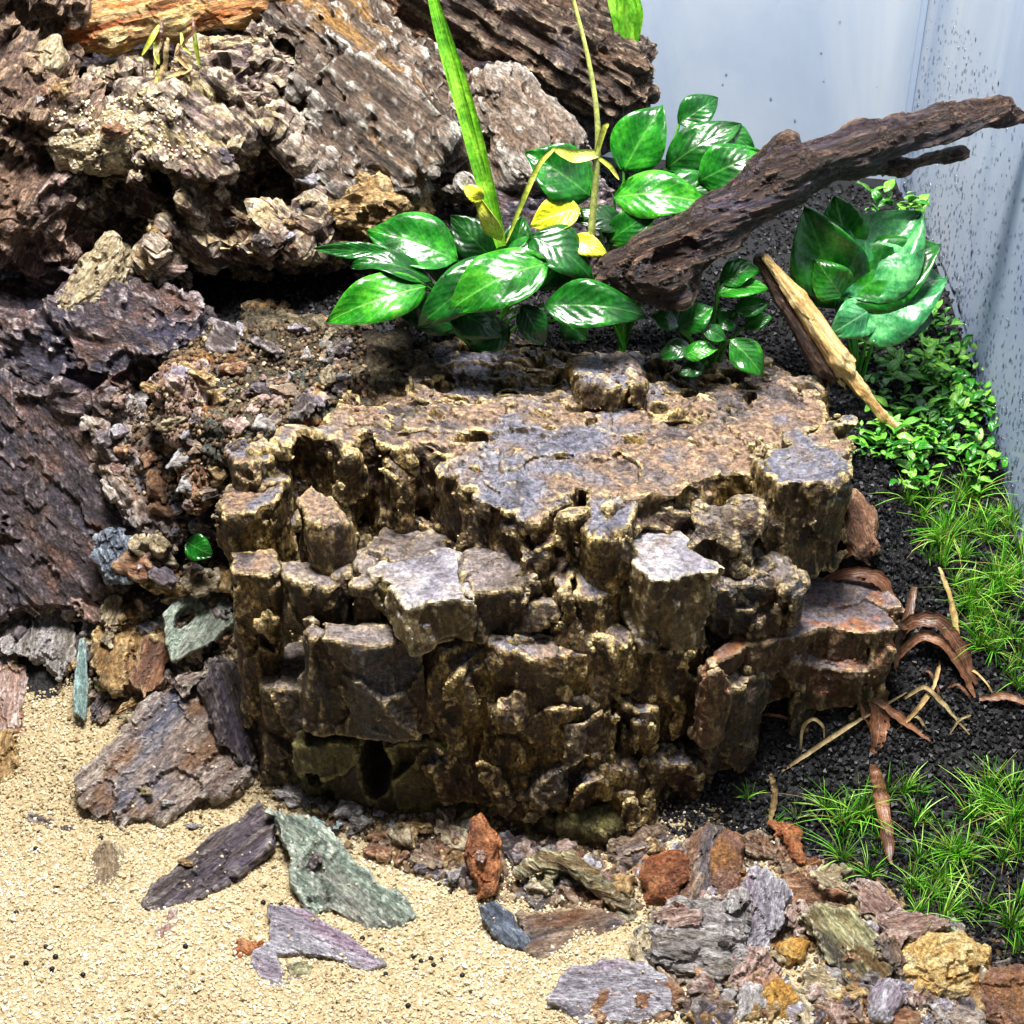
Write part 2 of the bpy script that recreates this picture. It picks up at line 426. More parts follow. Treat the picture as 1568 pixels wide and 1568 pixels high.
M['leaf_creep'] = leaf_mat('leaf_creeping', (40, 116, 20), (92, 168, 42), (150, 212, 84), (190, 230, 130), rough=0.35)
M['leaf_teal'] = leaf_mat('leaf_bluish_green', (20, 78, 48), (44, 122, 74), (96, 172, 112), (150, 200, 150), rough=0.3)
M['reed'] = leaf_mat('reed_green', (54, 120, 14), (96, 170, 26), (150, 206, 60), (190, 226, 120), rough=0.4)
M['stalk'] = leaf_mat('stalk_yellow_green', (120, 140, 30), (176, 186, 70), (214, 216, 130), (220, 220, 150), rough=0.45)
M['dead'] = leaf_mat('dead_blade_brown', (62, 34, 24), (112, 70, 50), (160, 116, 90), (196, 164, 136), rough=0.45)
M['straw'] = leaf_mat('straw', (120, 92, 56), (176, 146, 100), (214, 190, 146), (220, 200, 160), rough=0.5)
M['grass'] = leaf_mat('hairgrass_green', (40, 110, 14), (84, 168, 30), (150, 216, 70), (190, 230, 130), rough=0.4)

def grain_mat(name, stops, rough):
    t = NT(name)
    a = t.node("ShaderNodeAttribute", attribute_name="tone")
    c = t.ramp(a.outputs["Fac"], [(p, L(cc)) for p, cc in stops])
    v = t.coords((1, 1, 1), rand=False)
    c = t.mix(1.0, c, t.ramp(t.noise(v, 14, 2), [(0.3, 0.75), (0.7, 1.2)]), 'MULTIPLY')
    return t.fin(c, rough, None, 0.4)
M['sand_grain'] = grain_mat('sand_grain', [(0, (110, 88, 58)), (0.14, (170, 150, 112)), (0.5, (208, 193, 158)), (0.85, (226, 215, 190)), (1, (242, 238, 228))], 0.6)
M['soil_grain'] = grain_mat('soil_grain', [(0, (9, 9, 10)), (0.7, (24, 23, 27)), (0.95, (48, 46, 54)), (1, (92, 88, 92))], 0.5)
M['gravel_brown'] = grain_mat('gravel_brown', [(0, (32, 23, 17)), (0.4, (74, 56, 40)), (0.75, (122, 100, 74)), (1, (200, 184, 154))], 0.6)
t = NT('sand_base'); v = t.coords(rand=False)
c = t.ramp(t.noise(v, 8, 5, 0.7), [(0.3, L(110, 92, 66)), (0.5, L(170, 152, 116)), (0.7, L(204, 190, 156))])
M['sand_base'] = t.fin(c, 0.8, t.bump(t.noise(v, 10, 3), 0.8, 0.08))
t = NT('soil_base'); v = t.coords(rand=False)
c = t.ramp(t.noise(v, 7, 5, 0.7), [(0.3, L(7, 7, 8)), (0.6, L(20, 19, 22)), (0.75, L(36, 34, 38))])
M['soil_base'] = t.fin(c, 0.7, t.bump(t.noise(v, 7, 3), 1.0, 0.12))

t = NT('fogged_glass'); v = t.coords(rand=False)
vs = t.coords((1, 1, 0.35), rand=False)
c = t.ramp(t.noise(vs, 0.16, 6, 0.6, 0.6), [(0.3, L(186, 200, 220)), (0.5, L(210, 220, 232)), (0.7, L(230, 235, 240))])
fogb = t.bump(t.noise(v, 9, 2), 0.1, 0.02)
t.fin(c, 0.28, fogb, 0.5)
tr = t.node("ShaderNodeBsdfTranslucent"); t.l.new(c, tr.inputs[0])
mx = t.node("ShaderNodeMixShader", i_0=0.62); t.l.new(t.b.outputs[0], mx.inputs[1]); t.l.new(tr.outputs[0], mx.inputs[2])
t.l.new(mx.outputs[0], t.out.inputs[0]); M['glass'] = t.m
t = NT('water_drop'); M['drop'] = t.fin((0.66, 0.70, 0.74, 1), 0.02, None, 0.5, Transmission_Weight=1.0, IOR=1.33)
t = NT('silicone'); M['silicone'] = t.fin(L(150, 166, 188), 0.4)

# ------------------------------------------------------------------ terrain
CP = np.array([(-26, -15, 0), (-12, -15, 0), (0, -15, 0), (10, -15, 0), (17, -15, .3), (-26, -5, 0), (-15, -5, 0), (-5, -5, 0),
    (3, -5, 0), (10, -5, .3), (17, -5, 1.0), (-24, 3, .2), (-16, 3, .1), (-8, 1, .1), (0, 0, .1), (5, -1, .3), (9, -1, .8),
    (12, 0, 1.8), (17, 0, 3.8), (11, 3, 4.6), (14, 4, 5.8), (17, 6, 7.6), (12, 6, 9.0), (14, 6.5, 8.0), (17, 12, 9.2), (17, 18, 10.4),
    (17, 28, 10.4), (13, 14, 10.6), (10, 10.5, 10.4), (5, 9.5, 9.8), (0, 9.5, 9.8), (5, 12, 10.8), (0, 12, 10.9), (-5, 11, 10.5), (-10, 9.5, 9.6), (0, 20, 12.8), (10, 25, 11.2),
    (-8, 20, 13.5), (-20, 22, 13), (-15, 11, 6), (-20, 11, 5), (-19, 6.5, 1.0), (-12.5, 6.5, 2.8), (-11, 4, 1.0), (-26, 12, 4), (-26, 26, 12),
    (0, 28, 12), (0, 5, 5), (5, 5, 5), (-5, 5, 4)], float)
def _tps(r2): return np.where(r2 > 1e-9, r2 * np.log(r2 + 1e-12), 0)
_n = len(CP)
_A = np.zeros((_n + 3, _n + 3))
_A[:_n, :_n] = _tps(((CP[:, None, :2] - CP[None, :, :2]) ** 2).sum(-1)) + np.eye(_n) * 3.0
_A[:_n, _n:] = np.c_[np.ones(_n), CP[:, :2]]; _A[_n:, :_n] = _A[:_n, _n:].T
_W = np.linalg.solve(_A, np.r_[CP[:, 2], 0, 0, 0])
def H(x, y):
    x = np.asarray(x, float); y = np.asarray(y, float); xo = x; x = np.clip(x, -26, 40)
    r2 = (x[..., None] - CP[:, 0]) ** 2 + (y[..., None] - CP[:, 1]) ** 2
    z = _tps(r2) @ _W[:_n] + _W[_n] + _W[_n + 1] * x + _W[_n + 2] * y
    q = np.stack([x * 0.35, y * 0.35, x * 0], -1)
    return np.maximum(z, -0.1) + 0.16 * fbm(q, 4, 5)
_hx = np.arange(-40, 40.01, 0.25); _hy = np.arange(-25, 60.01, 0.25)
_HG = H(*np.meshgrid(_hx, _hy, indexing='ij'))
def Hg(x, y):
    fx = np.clip((np.asarray(x) + 40) / 0.25, 0, len(_hx) - 2.001); fy = np.clip((np.asarray(y) + 25) / 0.25, 0, len(_hy) - 2.001)
    i = fx.astype(int); j = fy.astype(int); a = fx - i; b = fy - j
    return _HG[i, j] * (1 - a) * (1 - b) + _HG[i + 1, j] * a * (1 - b) + _HG[i, j + 1] * (1 - a) * b + _HG[i + 1, j + 1] * a * b
def PT(px, py, lift=0.0):
    d = ray(px, py); d = d / np.linalg.norm(d)
    ts = np.arange(30, 95, 0.1); pts = CAM + ts[:, None] * d
    below = pts[:, 2] < Hg(pts[:, 0], pts[:, 1]) + lift
    k = int(np.argmax(below)) if below.any() else len(ts) - 1
    return pts[k]
GLX, GLY = 17.0, 29.0
STEP = 0.3
gx = np.arange(-45, GLX + 0.01, STEP); gy = np.arange(-14, GLY + 0.01, STEP)
GX, GY = np.meshgrid(gx, gy, indexing='ij')
GZ = H(GX, GY)
# soil / sand border, as seen, turned into a curve on the ground
bpx = [(1010, 1240), (1090, 1262), (1180, 1290), (1300, 1370), (1420, 1440), (1568, 1520), (1700, 1600)]
bw = np.array([PT(*q) for q in bpx])
def is_soil(x, y):
    x = np.asarray(x, float); y = np.asarray(y, float)
    yb = np.interp(x, bw[:, 0], bw[:, 1], left=6.0, right=bw[-1, 1])
    yb = np.where(x < bw[0, 0], np.where(x > 2.0, bw[0, 1] + 0.3, 6.0), yb)
    return y > yb + 0.25 * np.sin(x * 3.1)
def ground(name, mask, mat):
    nx, ny = GX.shape
    V = np.stack([GX, GY, GZ], -1).reshape(-1, 3)
    i, j = np.meshgrid(np.arange(nx - 1), np.arange(ny - 1), indexing='ij')
    q = np.stack([i * ny + j, (i + 1) * ny + j, (i + 1) * ny + j + 1, i * ny + j + 1], -1).reshape(-1, 4)
    cx = V[q].mean(1); q = q[mask(cx[:, 0], cx[:, 1])]
    used, inv = np.unique(q, return_inverse=True)
    me = np_mesh(name, V[used], inv.reshape(-1, 4))
    return tag(new_obj(name, me, mat), kind='structure')
ground('sand_bed', lambda x, y: ~is_soil(x, y), M['sand_base'])
ground('soil_bed', is_soil, M['soil_base'])

# grains: real little stones spread over the beds
_ph = (1 + 5 ** 0.5) / 2
ICO_V = np.array([(-1, _ph, 0), (1, _ph, 0), (-1, -_ph, 0), (1, -_ph, 0), (0, -1, _ph), (0, 1, _ph), (0, -1, -_ph), (0, 1, -_ph), (_ph, 0, -1), (_ph, 0, 1), (-_ph, 0, -1), (-_ph, 0, 1)], float)
ICO_V /= np.linalg.norm(ICO_V[0])
ICO_F = np.array([(0, 11, 5), (0, 5, 1), (0, 1, 7), (0, 7, 10), (0, 10, 11), (1, 5, 9), (5, 11, 4), (11, 10, 2), (10, 7, 6), (7, 1, 8), (3, 9, 4), (3, 4, 2), (3, 2, 6), (3, 6, 8), (3, 8, 9), (4, 9, 5), (2, 4, 11), (6, 2, 10), (8, 6, 7), (9, 8, 1)])
OCT_V = np.array([(1, 0, 0), (-1, 0, 0), (0, 1, 0), (0, -1, 0), (0, 0, 1), (0, 0, -1)], float)
OCT_F = np.array([(0, 2, 4), (2, 1, 4), (1, 3, 4), (3, 0, 4), (2, 0, 5), (1, 2, 5), (3, 1, 5), (0, 3, 5)])
def grains(name, label, cat, pts, rad, mat, tone, base='ico', kind='stuff'):
    BV, BF = (ICO_V, ICO_F) if base == 'ico' else (OCT_V, OCT_F)
    n = len(pts); k = len(BV)
    q = RNG.normal(size=(n, 4)); q /= np.linalg.norm(q, axis=1, keepdims=True)
    w, x, y, z = q.T
    R = np.stack([np.stack([1 - 2 * (y * y + z * z), 2 * (x * y - z * w), 2 * (x * z + y * w)], -1),
                  np.stack([2 * (x * y + z * w), 1 - 2 * (x * x + z * z), 2 * (y * z - x * w)], -1),
                  np.stack([2 * (x * z - y * w), 2 * (y * z + x * w), 1 - 2 * (x * x + y * y)], -1)], 1)
    sc = rad[:, None] * RNG.uniform(0.7, 1.25, (n, 3))
    jit = RNG.uniform(0.8, 1.2, (n, k, 1))
    V = BV[None] * sc[:, None, :] * jit
    V = np.einsum('nij,nkj->nki', R, V) + pts[:, None, :]
    F = (BF[None] + (np.arange(n) * k)[:, None, None]).reshape(-1, 3)
    me = np_mesh(name, V.reshape(-1, 3), F, smooth=False)
    a = me.attributes.new("tone", 'FLOAT', 'POINT'); a.data.foreach_set("value", np.repeat(tone, k).astype(np.float32))
    return tag(new_obj(name, me, mat), label, cat, kind=kind)
def scatter(n, x0, x1, y0, y1, cond):
    x = RNG.uniform(x0, x1, n); y = RNG.uniform(y0, y1, n)
    m = cond(x, y); x, y = x[m], y[m]
    z = H(x, y); return np.stack([x, y, z], -1)
p = scatter(62000, -20, 14, -8.5, 7.5, lambda x, y: ~is_soil(x, y - 0.3))
r = RNG.uniform(0.03, 0.065, len(p)) * np.where(RNG.uniform(size=len(p)) < 0.06, 1.7, 1); p[:, 2] += r * RNG.uniform(-0.2, 0.9, len(p))
grains('sand_grains', 'loose pale yellow sand covering the foreground', 'sand', p, r, M['sand_grain'], np.clip(RNG.beta(1.9, 1.5, len(p)) + 0.16 * fbm(p * np.array([0.3, 0.4, 0]), 3, 44) - 0.10 * np.clip(p[:, 1] + 0.5, 0, 2), 0, 1), 'oct')
p = scatter(40000, 3, 16.9, -9, 22, lambda x, y: is_soil(x, y + 0.5) & (y < 12.5))
p2 = np.r_[scatter(16000, -13, 16.9, 8, 17, lambda x, y: y > 8), scatter(6000, -10, 16.9, 17, 28, lambda x, y: y > 8)]
p = np.r_[p, p2]
r = RNG.uniform(0.05, 0.12, len(p)); p[:, 2] += r * RNG.uniform(-0.1, 1.0, len(p))
grains('soil_granules', 'black granular planting soil on the right', 'soil', p, r, M['soil_grain'], RNG.beta(1.6, 2.2, len(p)), 'oct')

# ------------------------------------------------------------------ tank glass
def box_mesh(name, lo, hi):
    x0, y0, z0 = lo; x1, y1, z1 = hi
    V = [(x0, y0, z0), (x1, y0, z0), (x1, y1, z0), (x0, y1, z0), (x0, y0, z1), (x1, y0, z1), (x1, y1, z1), (x0, y1, z1)]
    F = [(0, 3, 2, 1), (4, 5, 6, 7), (0, 1, 5, 4), (1, 2, 6, 5), (2, 3, 7, 6), (3, 0, 4, 7)]
    return np_mesh(name, V, F, False)
tag(new_obj('glass_pane', box_mesh('glass_pane', (-45, GLY + 0.05, -1), (GLX + 0.5, GLY + 0.45, 42)), M['glass']),
    'fogged bluish back glass pane of the tank behind the branch', 'glass pane')
tag(new_obj('glass_pane', box_mesh('glass_pane', (GLX + 0.05, -14, -1), (GLX + 0.45, GLY, 42)), M['glass']),
    'fogged side glass pane on the right, speckled with droplets', 'glass pane')
tag(new_obj('seam_bead', box_mesh('seam_bead', (GLX - 0.2, GLY - 0.2, 2), (GLX + 0.02, GLY + 0.02, 42)), M['silicone']),
    'thin silicone bead in the upright corner of the two panes', 'seal')
# condensation droplets on the side pane
nd = 2600
dy = RNG.uniform(2, 28.5, nd); dz = RNG.uniform(0, 1, nd) ** 2.4 * 9
pts = np.stack([np.full(nd, GLX + 0.05), dy, H(np.full(nd, GLX), dy) + dz], -1)
rad = RNG.uniform(0.025, 0.085, nd)
BV = ICO_V * np.array([0.55, 1, 1.35])
V = (BV[None] * rad[:, None, None] + pts[:, None, :]).reshape(-1, 3)
F = (ICO_F[None] + (np.arange(nd) * 12)[:, None, None]).reshape(-1, 3)
tag(new_obj('water_droplets', np_mesh('water_droplets', V, F, True), M['drop']), 'small water droplets clinging to the side glass', 'droplets', kind='stuff')
nd = 30
pts = np.stack([RNG.uniform(2, 16.5, nd), np.full(nd, GLY + 0.05), RNG.uniform(12, 26, nd)], -1); rad = RNG.uniform(0.02, 0.07, nd)
V = ((ICO_V * np.array([1, .5, 1.3]))[None] * rad[:, None, None] + pts[:, None, :]).reshape(-1, 3)
F = (ICO_F[None] + (np.arange(nd) * 12)[:, None, None]).reshape(-1, 3)
tag(new_obj('water_droplets', np_mesh('water_droplets', V, F, True), M['drop']), 'sparse water droplets on the back glass', 'droplets', kind='stuff')

# ------------------------------------------------------------------ rock builders
def unit(v): v = np.asarray(v, float); return v / np.linalg.norm(v)
def frame(n, u):
    n = unit(n); u = np.asarray(u, float); u = unit(u - n * np.dot(u, n)); v = np.cross(n, u)
    return np.stack([u, v, n], 1)          # columns
def prism(name, top_px, ref, yref, bot, mat, parent, taper=0.0, h=0.13, rnd=0.12, disp=0.22, seed=0, warp=0.25, slope=0.0,
          carve=(), striae=1.0, topflat=0.75, pits=0.0):
    """upright block of the big rock: the outline of its top face as seen, the height found from one lip point at depth yref"""
    z1 = PY(ref[0], ref[1], yref)[2]
    z0 = PY(ref[0], bot, yref)[2]
    P2 = np.array([PZ(a, b, z1)[:2] for a, b in top_px])
    c = P2.mean(0)
    org = np.array([c[0], c[1], z0])
    Q = P2 - c
    hh = z1 - z0
    rs = np.random.default_rng(seed + 5); sx = rs.uniform(-0.14, 0.14) if seed > 2 else 0.0; slope = slope + (rs.uniform(-0.12, 0.10) if seed > 2 else 0.0)
    lo = np.r_[Q.min(0) - 0.5 - abs(taper) * hh, -0.4]; hi = np.r_[Q.max(0) + 0.5 + abs(taper) * hh, hh + 0.6]
    def fn(X, Y, Z):
        wf = lambda sd: coarse(lambda q: warp * vnoise((q * np.array([1, 1, 0.5]) + org) * 0.9, seed + sd) + 0.4 * warp * vnoise((q * np.array([1, 1, 0.5]) + org) * 2.3, seed + sd + 2), X, Y, Z, 3)
        wx = X + wf(3); wy = Y + wf(7)
        d2 = poly_sd(wx, wy, Q) + taper * (hh - Z)
        dz = np.maximum(Z - hh - slope * Y - sx * X, -Z)
        a = d2 + rnd; b = dz + rnd
        d = np.minimum(np.maximum(a, b), 0) + np.sqrt(np.maximum(a, 0) ** 2 + np.maximum(b, 0) ** 2) - rnd
        m = np.abs(d) < 1.1 * disp + 0.25
        gm = np.stack([X[m], Y[m], Z[m]], -1) + org
        gi = 0.35 * np.stack([vnoise(gm * 0.8, seed + 81), vnoise(gm * 0.8, seed + 82), vnoise(gm * 0.8, seed + 83)], -1)
        wt = np.clip((d2[m] - dz[m]) * 2.5 + 0.8, 1 - topflat, 1)
        d[m] -= disp * wt * (0.95 * facets(gm * np.array([0.55, 0.55, 0.36]) + gi, seed + 50, 0.55) + 0.25 * facets(gm * np.array([1.6, 1.6, 1.0]) + gi, seed + 60, 0.6))
        for (cp, cr) in carve:
            q = (np.asarray(cp) - org)
            e = np.sqrt(((X - q[0]) / cr[0]) ** 2 + ((Y - q[1]) / cr[1]) ** 2 + ((Z - q[2]) / cr[2]) ** 2)
            d = np.maximum(d, -(e - 1) * min(cr))
        return d
    V, F, N = sdf_mesh(fn, lo, hi, h)
    g = V + org
    side = 1 - topflat * np.clip(N[:, 2], 0, 1) ** 2
    st = ridged(g * np.array([1.5, 1.5, 0.28]), 3, seed + 21)
    iso = fbm(g * 0.9, 6, seed + 33, 0.55)
    chip = np.abs(vnoise(g * np.array([1.1, 1.1, 0.8]), seed + 40))
    fine = vnoise(g * 5.0, seed + 70) + 0.6 * vnoise(g * 10.0, seed + 71)
    dd = disp * side * (0.12 * striae * st + 0.16 * iso - 0.15 * chip + 0.1) + 0.022 * fine * np.clip(side, 0, 1) * (1 - 0.8 * np.clip(N[:, 2] * 1.5 - 0.5, 0, 1))
    if pits:
        tz = np.clip(N[:, 2] * 1.5 - 0.5, 0, 1)
        msk = np.clip(0.25 + 0.9 * vnoise(g * 0.3, 79) + 0.14 * (g[:, 1] - 4.5) - 0.07 * np.clip(g[:, 0] - 1, 0, 9), 0.0, 1)
        gw = g + 0.35 * np.stack([iso, vnoise(g * 1.3, 77), iso * 0], -1)
        pn = vnoise(gw * np.array([0.8, 1.7, 0.6]), 71) + 0.45 * vnoise(gw * np.array([2.2, 3.6, 1]), 72)
        dd -= pits * np.clip((pn - 0.46) * 1.5, 0, 1) ** 0.8 * tz * np.clip(msk * 1.6 + 0.25, 0, 1)
        cr = np.abs(vnoise(g * np.array([0.7, 1.5, 0.5]) + 0.3 * iso[:, None], 73)); dd -= 0.22 * np.clip(1 - cr / 0.05, 0, 1) * tz * msk
        dd += 0.13 * np.round(2.4 * (vnoise(g * np.array([0.3, 0.6, 0.3]), 75) + 0.15 * vnoise(g * 1.7, 76))) * tz * (0.35 + 0.65 * msk)
        dd += 0.02 * fine * tz * msk
    V = V + N * dd[:, None]
    return new_obj(name, np_mesh(name, V, F, False), mat, parent, org)
def slabrock(name, poly, p0, n, thick, mat, parent=None, mode='chip', h=None, disp=0.1, seed=0, udir=None, holes=(), rnd=0.08,
             warp=0.12, grain=1.0, back=None, freq=1.0):
    """stone or bark piece: outline as seen on the plane (p0, n), built with its own thickness"""
    n = unit(n)
    W = np.array([PPL(a, b, p0, n) for a, b in poly])
    c = W.mean(0)
    if udir is None:
        e = W - c; k = np.linalg.svd(e)[2][0]; udir = k
    else:
        udir = PPL(poly[0][0] + udir[0], poly[0][1] + udir[1], p0, n) - PPL(poly[0][0], poly[0][1], p0, n)
    R = frame(n, udir)
    Q = (W - c) @ R; Q = Q[:, :2]
    size = Q.max(0) - Q.min(0)
    if h is None: h = float(np.clip(max(size) / 55, 0.05, 0.16))
    tb = thick if back is None else back
    org = c - R[:, 2] * thick * 0.5
    lo = np.r_[Q.min(0) - 0.3, -tb * 0.6 - 0.2]; hi = np.r_[Q.max(0) + 0.3, thick * 0.6 + 0.3]
    if mode == 'stone': lo[2] = -thick; hi[2] = thick
    HL = []
    for (hx, hy, rx, ry, dp) in holes:
        q = (PPL(hx, hy, p0, n) - org) @ R; s = pxs(c)
        HL.append((q + np.array([0, 0, (0.4 * thick if mode == 'stone' else 0)]), rx * s * 1.15, ry * s * 1.15, dp * 1.9))
    def fn(X, Y, Z):
        wf = lambda sd: coarse(lambda q: warp * fbm((q + seed * 1.7) * 1.1 * freq, 4, seed + sd, 0.62), X, Y, Z, 2)
        wx = X + wf(1); wy = Y + wf(2)
        d2 = poly_sd(wx, wy, Q)
        if mode == 'chip':
            dz = np.maximum(Z - thick / 2, -Z - (tb - thick / 2))
            a = d2 + rnd; b = dz + rnd
            d = np.minimum(np.maximum(a, b), 0) + np.sqrt(np.maximum(a, 0) ** 2 + np.maximum(b, 0) ** 2) - rnd
        else:
            inr = max(0.05, -float(d2.min()))
            q = np.clip(1 + d2 / inr, 0, 3)
            d = ((q ** 2.6 + np.abs(Z / (thick * 0.9)) ** 2.6) ** (1 / 2.6) - 1) * min(inr, thick)
        wob = coarse(lambda q: 1 + 0.35 * vnoise((q + seed * 1.7) * 0.9, seed + 50), X, Y, Z, 3) if HL else 1
        for (q, rx, ry, dp) in HL:
            e = np.sqrt(((X - q[0]) / rx) ** 2 + ((Y - q[1]) / ry) ** 2 + ((Z - q[2]) / dp) ** 2) * wob
            d = np.maximum(d, -(e - 1) * min(rx, ry, dp))
        return d
    V, F, N = sdf_mesh(fn, lo, hi, h)
    g = V + seed * 1.7
    gs = np.array([0.55, 1.6, 1.6]) * freq
    iso = fbm(g * 1.0 * freq, 5, seed + 12, 0.55)
    w3 = np.stack([iso, -iso, iso], -1) * 0.3
    fine = vnoise(g * np.array([2.2, 5.0, 5.0]), seed + 15) + 0.6 * vnoise(g * np.array([5, 10.0, 10.0]), seed + 16)
    dd = disp * (0.3 * grain * ridged(g * gs, 3, seed + 11) + 0.4 * iso + 0.6 * facets(g * np.array([0.45, 0.9, 0.9]) * freq + w3, seed + 13, 0.5)
                 + 0.2 * facets(g * np.array([1.0, 2.2, 2.2]) * freq + w3, seed + 14, 0.5) - 0.05) + min(0.03, 0.12 * disp) * fine
    V = V + N * dd[:, None]
    return new_obj(name, np_mesh(name, V, F, False), mat, parent, org, R)
def limb(name, pts, rads, mat, parent=None, h=0.11, disp=0.12, seed=0, k=0.5, extra=(), holes=(), lump=0.6):
    pts = [np.asarray(p, float) for p in pts]
    org = pts[0].copy()
    R = frame(unit(np.cross(pts[-1] - pts[0], np.cross([0, 0, 1], pts[-1] - pts[0]))), pts[-1] - pts[0])
    Lp = [(p - org) @ R for p in pts]
    A = np.array(Lp); m = max(rads) + 0.6
    segs = [(Lp[i], Lp[i + 1], rads[i], rads[i + 1]) for i in range(len(Lp) - 1)]
    for (a, b, ra, rb) in extra:
        a = (np.asarray(a) - org) @ R; b = (np.asarray(b) - org) @ R; segs.append((a, b, ra, rb)); A = np.r_[A, [a, b]]
    HL = [((np.asarray(q) - org) @ R, rr) for q, rr in holes]
    def fn(X, Y, Z):
        d = None
        for a, b, ra, rb in segs:
            e = b - a; t = np.clip(((X - a[0]) * e[0] + (Y - a[1]) * e[1] + (Z - a[2]) * e[2]) / (e @ e), 0, 1)
            dd = np.sqrt((X - a[0] - e[0] * t) ** 2 + (Y - a[1] - e[1] * t) ** 2 + (Z - a[2] - e[2] * t) ** 2) - (ra + (rb - ra) * t)
            d = dd if d is None else smin(d, dd, k)
        for q, rr in HL:
            e = np.sqrt(((X - q[0]) / rr[0]) ** 2 + ((Y - q[1]) / rr[1]) ** 2 + ((Z - q[2]) / rr[2]) ** 2)
            d = np.maximum(d, -(e - 1) * min(rr))
        return d
    V, F, N = sdf_mesh(fn, A.min(0) - m, A.max(0) + m, h)
    g = V + seed * 3.1
    dd = disp * (0.9 * ridged(g * np.array([0.16, 1.7, 1.7]), 4, seed + 5, 0.65) + lump * fbm(g * np.array([0.5, 1.2, 1.2]), 5, seed + 6) + 0.35 * facets(g * np.array([0.4, 1.6, 1.6]), seed + 9, 0.6) - 0.2)
    # broken, splintered ends
    fr = np.clip((V[:, 0] - A[:, 0].max() + 0.5) / 0.5, 0, 1)
    dd = dd + fr * 0.25 * vnoise(g * np.array([1.0, 6, 6]), seed + 8)
    return new_obj(name, np_mesh(name, V + N * dd[:, None], F, False), mat, parent, org, R)

# ------------------------------------------------------------------ the big rock in the middle
rock = thing('stepped_rock', 'large stepped brown rock with flat pale top in the centre', 'rock', (0, 3.5, 0))
top_px = [(395, 690), (432, 655), (520, 640), (575, 585), (640, 545), (760, 530), (880, 535), (965, 545), (1050, 568), (1180, 570), (1245, 585),
          (1280, 620), (1292, 650), (1225, 668), (1180, 690), (1165, 715), (1100, 730), (1060, 745), (975, 765), (940, 775), (900, 748), (880, 780), (830, 795), (770, 785),
          (735, 765), (690, 748), (668, 700), (640, 680), (600, 690), (560, 665), (520, 690), (480, 668), (440, 690)]
CV = lambda px, py, y, r: (PY(px, py, y), r)
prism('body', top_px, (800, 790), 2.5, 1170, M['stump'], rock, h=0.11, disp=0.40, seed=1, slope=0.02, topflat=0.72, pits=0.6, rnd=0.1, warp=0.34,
      carve=[CV(452, 735, 4.5, (0.34, 1.1, 1.3)), CV(500, 720, 4.4, (0.3, 0.9, 0.6)), CV(545, 755, 3.9, (0.5, 1.3, 1.7)), CV(610, 765, 3.6, (0.55, 1.3, 1.4)), CV(690, 835, 2.7, (1.3, 1.3, 0.9)),
             CV(760, 850, 2.5, (0.9, 0.9, 0.6)), CV(1188, 790, 3.4, (0.36, 1.6, 2.3)), CV(1050, 800, 2.9, (1.6, 1.0, 0.7)), CV(1000, 850, 2.6, (0.9, 1.0, 0.7))]
      + [(PZ(a_, b_, 11.65), (rx_, ry_, 0.42)) for a_, b_, rx_, ry_ in ((738, 662, .55, .38), (968, 667, .42, .26), (884, 622, .5, .22), (842, 650, .3, .2), (700, 600, .6, .18), (780, 590, .45, .2), (935, 600, .4, .25),
         (1010, 622, .35, .22), (1040, 598, .6, .2), (640, 610, .45, .16), (820, 560, .6, .2), (905, 640, .28, .3), (1090, 575, .5, .2), (860, 690, .3, .14), (680, 570, .5, .16), (1150, 590, .3, .16), (930, 700, .22, .12))])
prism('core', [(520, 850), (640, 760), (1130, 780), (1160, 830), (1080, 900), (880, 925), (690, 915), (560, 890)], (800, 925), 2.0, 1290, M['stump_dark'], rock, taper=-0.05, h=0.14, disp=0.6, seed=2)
def blk(name, tp, ref, y, bot, mat, seed, **kw): return prism(name, tp, ref, y, bot, M[mat], rock, seed=seed, **{**dict(h=0.085, disp=0.26, warp=0.24, rnd=0.08), **kw})
# left side
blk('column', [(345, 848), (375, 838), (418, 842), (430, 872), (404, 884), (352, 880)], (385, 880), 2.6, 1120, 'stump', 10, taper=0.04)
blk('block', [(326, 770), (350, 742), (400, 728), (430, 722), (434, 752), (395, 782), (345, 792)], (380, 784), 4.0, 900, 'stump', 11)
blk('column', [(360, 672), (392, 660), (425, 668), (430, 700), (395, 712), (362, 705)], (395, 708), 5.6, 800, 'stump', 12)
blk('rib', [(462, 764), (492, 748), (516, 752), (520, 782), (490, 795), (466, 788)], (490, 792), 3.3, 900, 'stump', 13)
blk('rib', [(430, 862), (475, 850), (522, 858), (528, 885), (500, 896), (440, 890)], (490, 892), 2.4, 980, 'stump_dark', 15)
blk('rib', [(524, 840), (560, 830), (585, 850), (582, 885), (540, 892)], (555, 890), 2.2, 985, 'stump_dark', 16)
blk('knob', [(870, 555), (900, 535), (950, 530), (978, 550), (975, 585), (930, 600), (885, 585)], (925, 598), 8.3, 640, 'stump', 17, disp=0.25, rnd=0.3, topflat=0.2)
